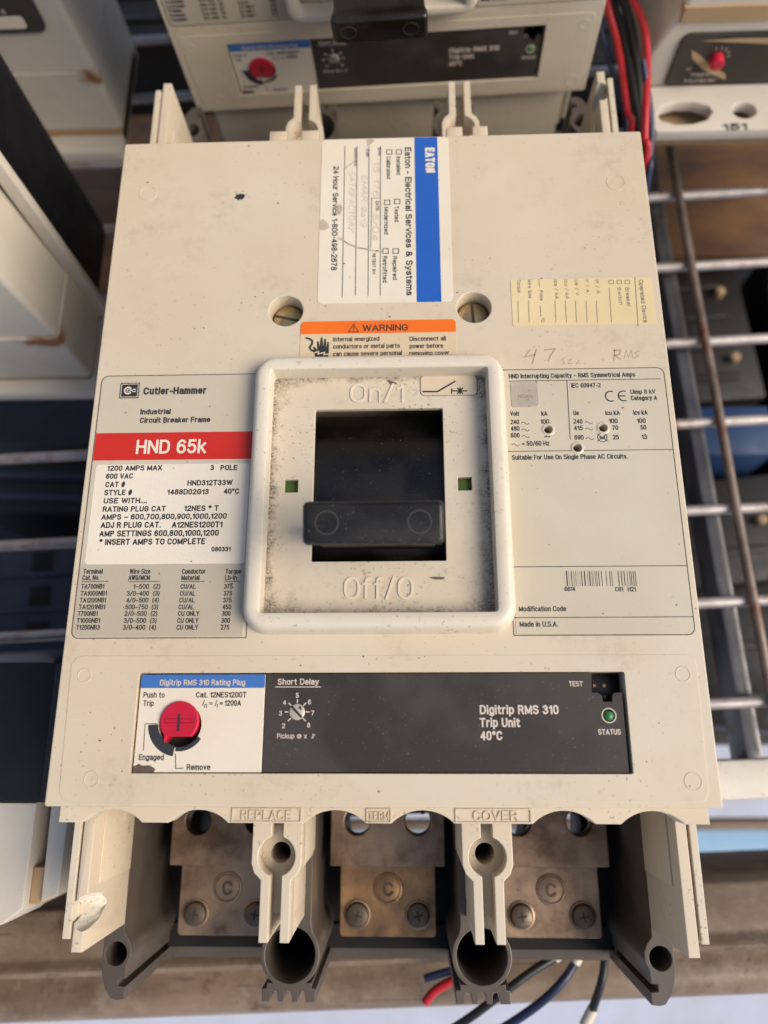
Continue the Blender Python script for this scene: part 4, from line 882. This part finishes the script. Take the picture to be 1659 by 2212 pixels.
# cables lying over the beam
def cable(label, pts, r_, mat, lug=None, group='cut control wires', ends=None, cat='wire'):
    w = tube('control_wire', [(*un(x, y, z), z) for x, y, z in pts], r_, mat, None)
    if lug:
        e = empty('control_wire', label, cat, (0, 0, 0)); w.name = 'insulation'; w.parent = e
        P = [Vector((*un(x, y, z), z)) for x, y, z in lug]; tube('lug', P, r_ * 1.25, 'lug', e); w = e
    return tag(w, label, cat, group)
cable('short red wire end poking out beside the left of the two front hollow posts', [(918, 2166, -132), (940, 2140, -131), (985, 2115, -130), (1035, 2100, -130)], 1.9, 'red_wire')
cable('short navy wire end just above the red one', [(918, 2114, -134), (950, 2104, -133), (1000, 2090, -133), (1035, 2080, -134)], 1.7, 'blue_wire')
cable('black wire with pale lug, running down left across the beam', [(1200, 2068, -137), (1150, 2098, -135), (1080, 2150, -134), (990, 2215, -140), (900, 2262, -160)], 1.9, 'black_wire', [(1225, 2050, -138), (1212, 2060, -137), (1198, 2069, -137)])
cable('blue-black wire with pale lug, middle of the three hanging over the beam', [(1243, 2078, -137), (1215, 2120, -134), (1165, 2168, -136), (1080, 2225, -145), (1000, 2262, -165)], 1.9, 'blue_wire', [(1255, 2052, -138), (1250, 2064, -137), (1242, 2080, -137)])
cable('short black wire hanging straight down over the beam', [(1307, 2045, -139), (1305, 2090, -136), (1297, 2130, -136), (1278, 2185, -140)], 1.9, 'black_wire', [(1281, 2178, -140), (1272, 2196, -141), (1262, 2216, -142)])
# wire bundle between the upright breaker and the right-hand one
def hang(label, pts, r_, mat, za=-42, zb=-78, grp='wires hanging in the bundle'):
    n = len(pts) - 1; P = []
    for i, (x, y) in enumerate(pts):
        z = za + (zb - za) * i / n; P.append((*un(x, y, z), z))
    tail = P[-1]; P = P + [(tail[0] + 1, tail[1] - 30, -135)]
    d0 = Vector(P[0]) - Vector(P[1]); P = [tuple(Vector(P[0]) + d0 * .9)] + P
    return tag(tube('bundle_wire', P, r_, mat, None), label, 'wire', grp)
hang('inner red wire of the bundle, nearest the upright breaker', [(1305, -20), (1317, 30), (1336, 104), (1354, 234), (1362, 290)], 1.75, 'red_wire')
hang('outer red wire of the bundle, bowed beside the worn breaker', [(1360, -15), (1390, 52), (1398, 130), (1395, 234), (1393, 299), (1396, 345)], 1.9, 'red_wire')
hang('thick black braided wire between the two red ones', [(1340, -15), (1362, 52), (1378, 156), (1384, 260), (1390, 320)], 2.3, 'black_wire', -48, -84)
hang('smooth black wire next to the inner red wire', [(1318, -15), (1344, 65), (1364, 169), (1380, 281), (1388, 330)], 1.9, 'black_wire', -50, -84)
hang('navy wire curving in from behind the upright breaker', [(1288, 20), (1302, 78), (1320, 143), (1338, 221), (1352, 285)], 1.6, 'blue_wire', -52, -86)
hang('navy wire at the right edge of the bundle, ending lowest', [(1396, 180), (1404, 234), (1407, 286), (1404, 338), (1400, 385)], 1.7, 'blue_wire', -60, -84)

# upright breaker, top left
def upright(name, label, x0, x1, y, depth, zt, seam_z, foot_y, fx1, zb, body='case_pale', low=None):
    e = empty(name, label, 'circuit breaker')
    loft('upper_body', [ring2(rrect(x0, y, x1 - 3 * k, y + depth, 3), z) for k, z in ((0, seam_z), (.6, seam_z + 40), (1.5, zt))], body, e)
    loft('lower_body', [ring2(rrect(x0, y - 1.5, x1 + .5, y + depth, 3), z) for z in (zb, seam_z - .8)], low or body, e)
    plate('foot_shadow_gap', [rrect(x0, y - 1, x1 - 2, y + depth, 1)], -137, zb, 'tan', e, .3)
    plate('foot_flange', [rrect(x0, foot_y, fx1, y + depth + 4, 2)], -138.4, -130, body, e, .6)
    return e
EA = upright('circuit_breaker', 'upright pale breaker top left with black label panel and rust spot at its seam', -330, -166, 385, 70, 90, -83, 371, -168, -124, low='rust_a')
EA.name = 'circuit_breaker'
def vprint(z=0): return Print(z)
# things printed on an upright face: built lying, then stood up (x, z -> x, y)
def stand(o, y): o.rotation_euler = (radians(90), 0, 0); o.location = Vector((0, y, 0)) * MM; return o
stand(plate('label_panel', [rrect(-330, -57.5, -180.5, 40, 5)], 0, 1.4, 'panel', EA, .5), 384.6)
stand(plate('label_window', [rrect(-330, -54.5, -190.5, -47.5, 2)], 1.4, 1.8, 'white_print', EA, .1), 384.6)
q = Print(1.9); q.text('4', (-200, -46), (-197.5, -46), 3.2, .01); stand(q.build('panel_number', 'pale_ink', EA), 384.6)
EC = upright('circuit_breaker', 'upright pale breaker at the left edge with rust running from its seam', -360, -167, 215, 41, 60, -84, 205.5, -165.5, -126, low='rust_c')
plate('side_rib', [rrect(-167.5, 252, -160, 257, 1)], -126, 60, 'case_pale', EC, .4)
SB = empty('black_slab', 'tall black slab standing between the two pale breakers on the left', 'panel')
box('slab', -200, 259, -138, -173, 318, 190, 'slab', SB, 3)
box('slab_edge_strip', -198, 318.3, -138, -176, 323, 170, 'base_deep', SB, .8)

# worn breaker at the right edge: upright body with a holed ledge
EE = empty('circuit_breaker', 'worn beige breaker at the right edge with a red knob on its black panel', 'circuit breaker')
loft('body', [ring2(rrect(137.5 + dx, 360, 360, 440, 3), z) for dx, z in ((0, -80.3), (0, -60), (6, -44), (9, -38), (12, 60))], 'case_pale', EE)
loft('worn_band', [[(x, y, z) for x, y in rrect(146.5, 358.6, 360, 366, 1)] for z in (-42, -34)], 'tan', EE)
ov = un(1480, 243, -80); rd = un(1608, 238, -80)
plate('holed_ledge', [rrect(142.8, 329, 360, 359.6, 3), [(ov[0] + a, ov[1] + b) for a, b in ((-15, -1), (-11, 5), (-3, 7.5), (6, 7), (13, 4), (14.5, 0), (11, -5), (3, -7.5), (-6, -7.5), (-13, -5))], circ(rd[0], rd[1], 6.2, 24, 5.2)], -87, -80, 'case_pale', EE, .8)
plate('ledge_floor', [rrect(144.5, 338, 359, 430, 2)], -100, -93, 'tan', EE, .3)
plate('foot', [rrect(150, 385, 359, 430, 2)], -138, -100.2, 'base', EE, .3)
q = Print(-79.9); a = un(1562, 282, -80); b = un(1615, 282, -80); q.text('151', (a[0], a[1]), (b[0], a[1]), 4.5, .03); q.build('stamped_number', 'ink', EE)
kx, kz = 172.5, -62.5
ep = stand(plate('black_panel', [rrect(151, -79, 360, -48.2, (2, 2, 5, 5))], 0, 1.6, 'panel', EE, .5), 360)
kn = disc('red_knob', 0, 0, 3.6, 0, 5, 'red_button', ep, .6); kn.location = Vector((kx, kz, 1.6)) * MM
q = Print(5.1); q.line((-2.6, -1.2), (2.6, 1.4), .8); t_ = q.build('knob_slot', 'gap', ep); t_.location = Vector((kx, kz, 1.6)) * MM
q = Print(1.75)
for an in (60, 85, 110, 35, 10): a = radians(an); q.line((kx + 5.2 * cos(a), kz + 5.2 * sin(a)), (kx + 7 * cos(a), kz + 7 * sin(a)), .4)
q.text('Magnetic', (163, -73), (177, -73), 2.2, .0); q.text('Multiplier', (161, -77), (178, -77), 2.2, .0); q.text('10', (159, -69.5), (162, -69.5), 2, 0)
q.build('pale_lettering', 'pale_ink', ep)
q = Print(1.7); q.poly([(158, -57), (163, -60), (172, -67), (181, -72), (183, -76), (178, -74), (168, -69), (160, -62)]); q.poly([(160, -52), (180, -53.5), (205, -55.5), (230, -55), (205, -51.5), (180, -51)]); q.build('tape_residue', 'tan', ep)

# breaker lying left of the front one
EG = empty('circuit_breaker', 'breaker lying at the lower left, dark cover with pale terminal barriers', 'circuit breaker')
box('dark_cover', -300, -4, -100, -121, 50, -60, 'slab', EG, 2)
box('cover_ridge', -134, -3, -59.9, -129, 49, -57.5, 'clutter', EG, .8)
box('case_body', -300, -3, -138, -119, 47, -100.5, 'clutter', EG, 1)
plate('pale_barrier', [[(-300, -72), (-160, -52), (-144, -47), (-137, -41.5), (-137, -4.3), (-300, -4.3)]], -92, -62, 'case_pale', EG, .6)
plate('barrier_post', [[(-131.5, -40), (-125, -37.5), (-124.5, -4.3), (-132, -4.3)]], -112, -64, 'case_pale', EG, .6)
box('tan_block', -136.8, -41, -92, -131.7, -28, -66, 'tan', EG, .3)

# under the deck
def board(name, label, cat, x0, y0, z0, x1, y1, z1, mat, rot=0, **kw):
    o = box(name, x0, y0, z0, x1, y1, z1, mat, None, 1, **kw); o.rotation_euler = (0, 0, rot); return tag(o, label, cat)
tag(box('lower_shelf', -900, 12, -445, 900, 900, -430, 'clutter', None, 1, rot=0), 'dark lower shelf board full of old parts below the wire deck', 'shelf')
board('wooden_board', 'brown stained board under the deck at the right', 'board', 205, 372, -262, 560, 560, -250, 'board')
board('wooden_board', 'brown board showing between the upright breakers at top left', 'board', -330, 285, -262, -120, 520, -250, 'board')
tag(tube('tie_bar', [(-900, -57, -430), (0, -52, -430), (900, -47, -430)], 5, 'beam', None), 'thin brown tie bar seen past the front lip of the deck at right', 'bar')
def scrap(label, x, y, z, w, dpt, h, rot, mat='clutter', strips=3, knobs=2, mat2='clutter'):
    e = empty('old_breaker', label, 'old breaker', (x, y, z), (0, 0, rot))
    box('housing', -w / 2, -dpt / 2, 0, w / 2, dpt / 2, h, mat, e, 3)
    for i in range(strips):
        yy = -dpt / 2 + dpt * (i + .7) / (strips + .4); box('metal_strip', -w * .42, yy - 2.5, h + .2, w * .30, yy + 2.5, h + 4, mat2, e, .6)
    for i in range(knobs):
        yy = -dpt / 2 + dpt * (i + .5) / max(knobs, 1); disc('round_knob', w * .28, yy + 4, 3.6, h + .1, h + 7, 'tan', e, 1)
    return e
scrap('dark old breaker with steel strips under the deck, right side', 236, 322, -430, 90, 116, 150, radians(4), 'clutter', 4, 2)
scrap('dark old breaker with one small knob, just in front of the sky-tinted crate', 243, 165, -430, 96, 80, 140, radians(6), 'clutter', 2, 1)
scrap('black old breaker under the right end of the deck', 345, 290, -430, 90, 220, 140, radians(-3), 'base_deep', 2, 0)
scrap('grey old breaker below the lowest deck squares at right', 255, 85, -430, 120, 120, 110, radians(-5), 'clutter', 3, 0)
tag(box('sky_tint_crate', 206, 214, -429, 275, 252, -262, 'sky_tint_blue', None, 2), 'added crate with blue sky light in its colour, showing through the deck at right', 'crate')  # added crate; its blue stands for a sky reflection under the deck
ob = scrap('navy old breaker with square openings under the deck at left', -268, 108, -430, 130, 74, 190, radians(3), 'navy_case', 0, 0)
for ix in range(3):
    for iy in range(3): box('square_opening', -52 + 38 * ix, -30 + 24 * iy, 190.2, -38 + 38 * ix, -17 + 24 * iy, 191.5, 'base_deep', ob, .3)
for iy in range(2): box('cover_ridge', -60, -10.5 + 24 * iy, 190.2, 60, -7.5 + 24 * iy, 193, 'navy_case', ob, .5)
scrap('dark old breaker with long ridges under the deck at far left', -250, 215, -430, 160, 60, 130, radians(-2), 'clutter', 3, 0, 'navy_case')
scrap('dark slanting old breaker low under the deck at left', -225, 40, -430, 60, 60, 150, radians(-28), 'navy_case', 3, 0, 'clutter_grey')
scrap('dark old breaker behind, between the top-left upright ones', -190, 640, -430, 200, 120, 200, radians(1), 'clutter', 4, 0)
scrap('dark old breaker under the deck behind the wire bundle', 190, 620, -430, 160, 160, 200, radians(-2), 'clutter', 3, 0)
tag(box('blue_floor_strip', -1500, -142, -898.5, 1500, -100, -896, 'sky_blue', None, .5), 'bright blue painted strip on the floor seen past the shelf', 'floor strip')
gb = bmesh.new(); bmesh.ops.create_grid(gb, x_segments=1, y_segments=1, size=30000)
fl = bm_obj('floor', gb, 'concrete', None, 0); fl.location.z = -.9; fl['kind'] = 'structure'
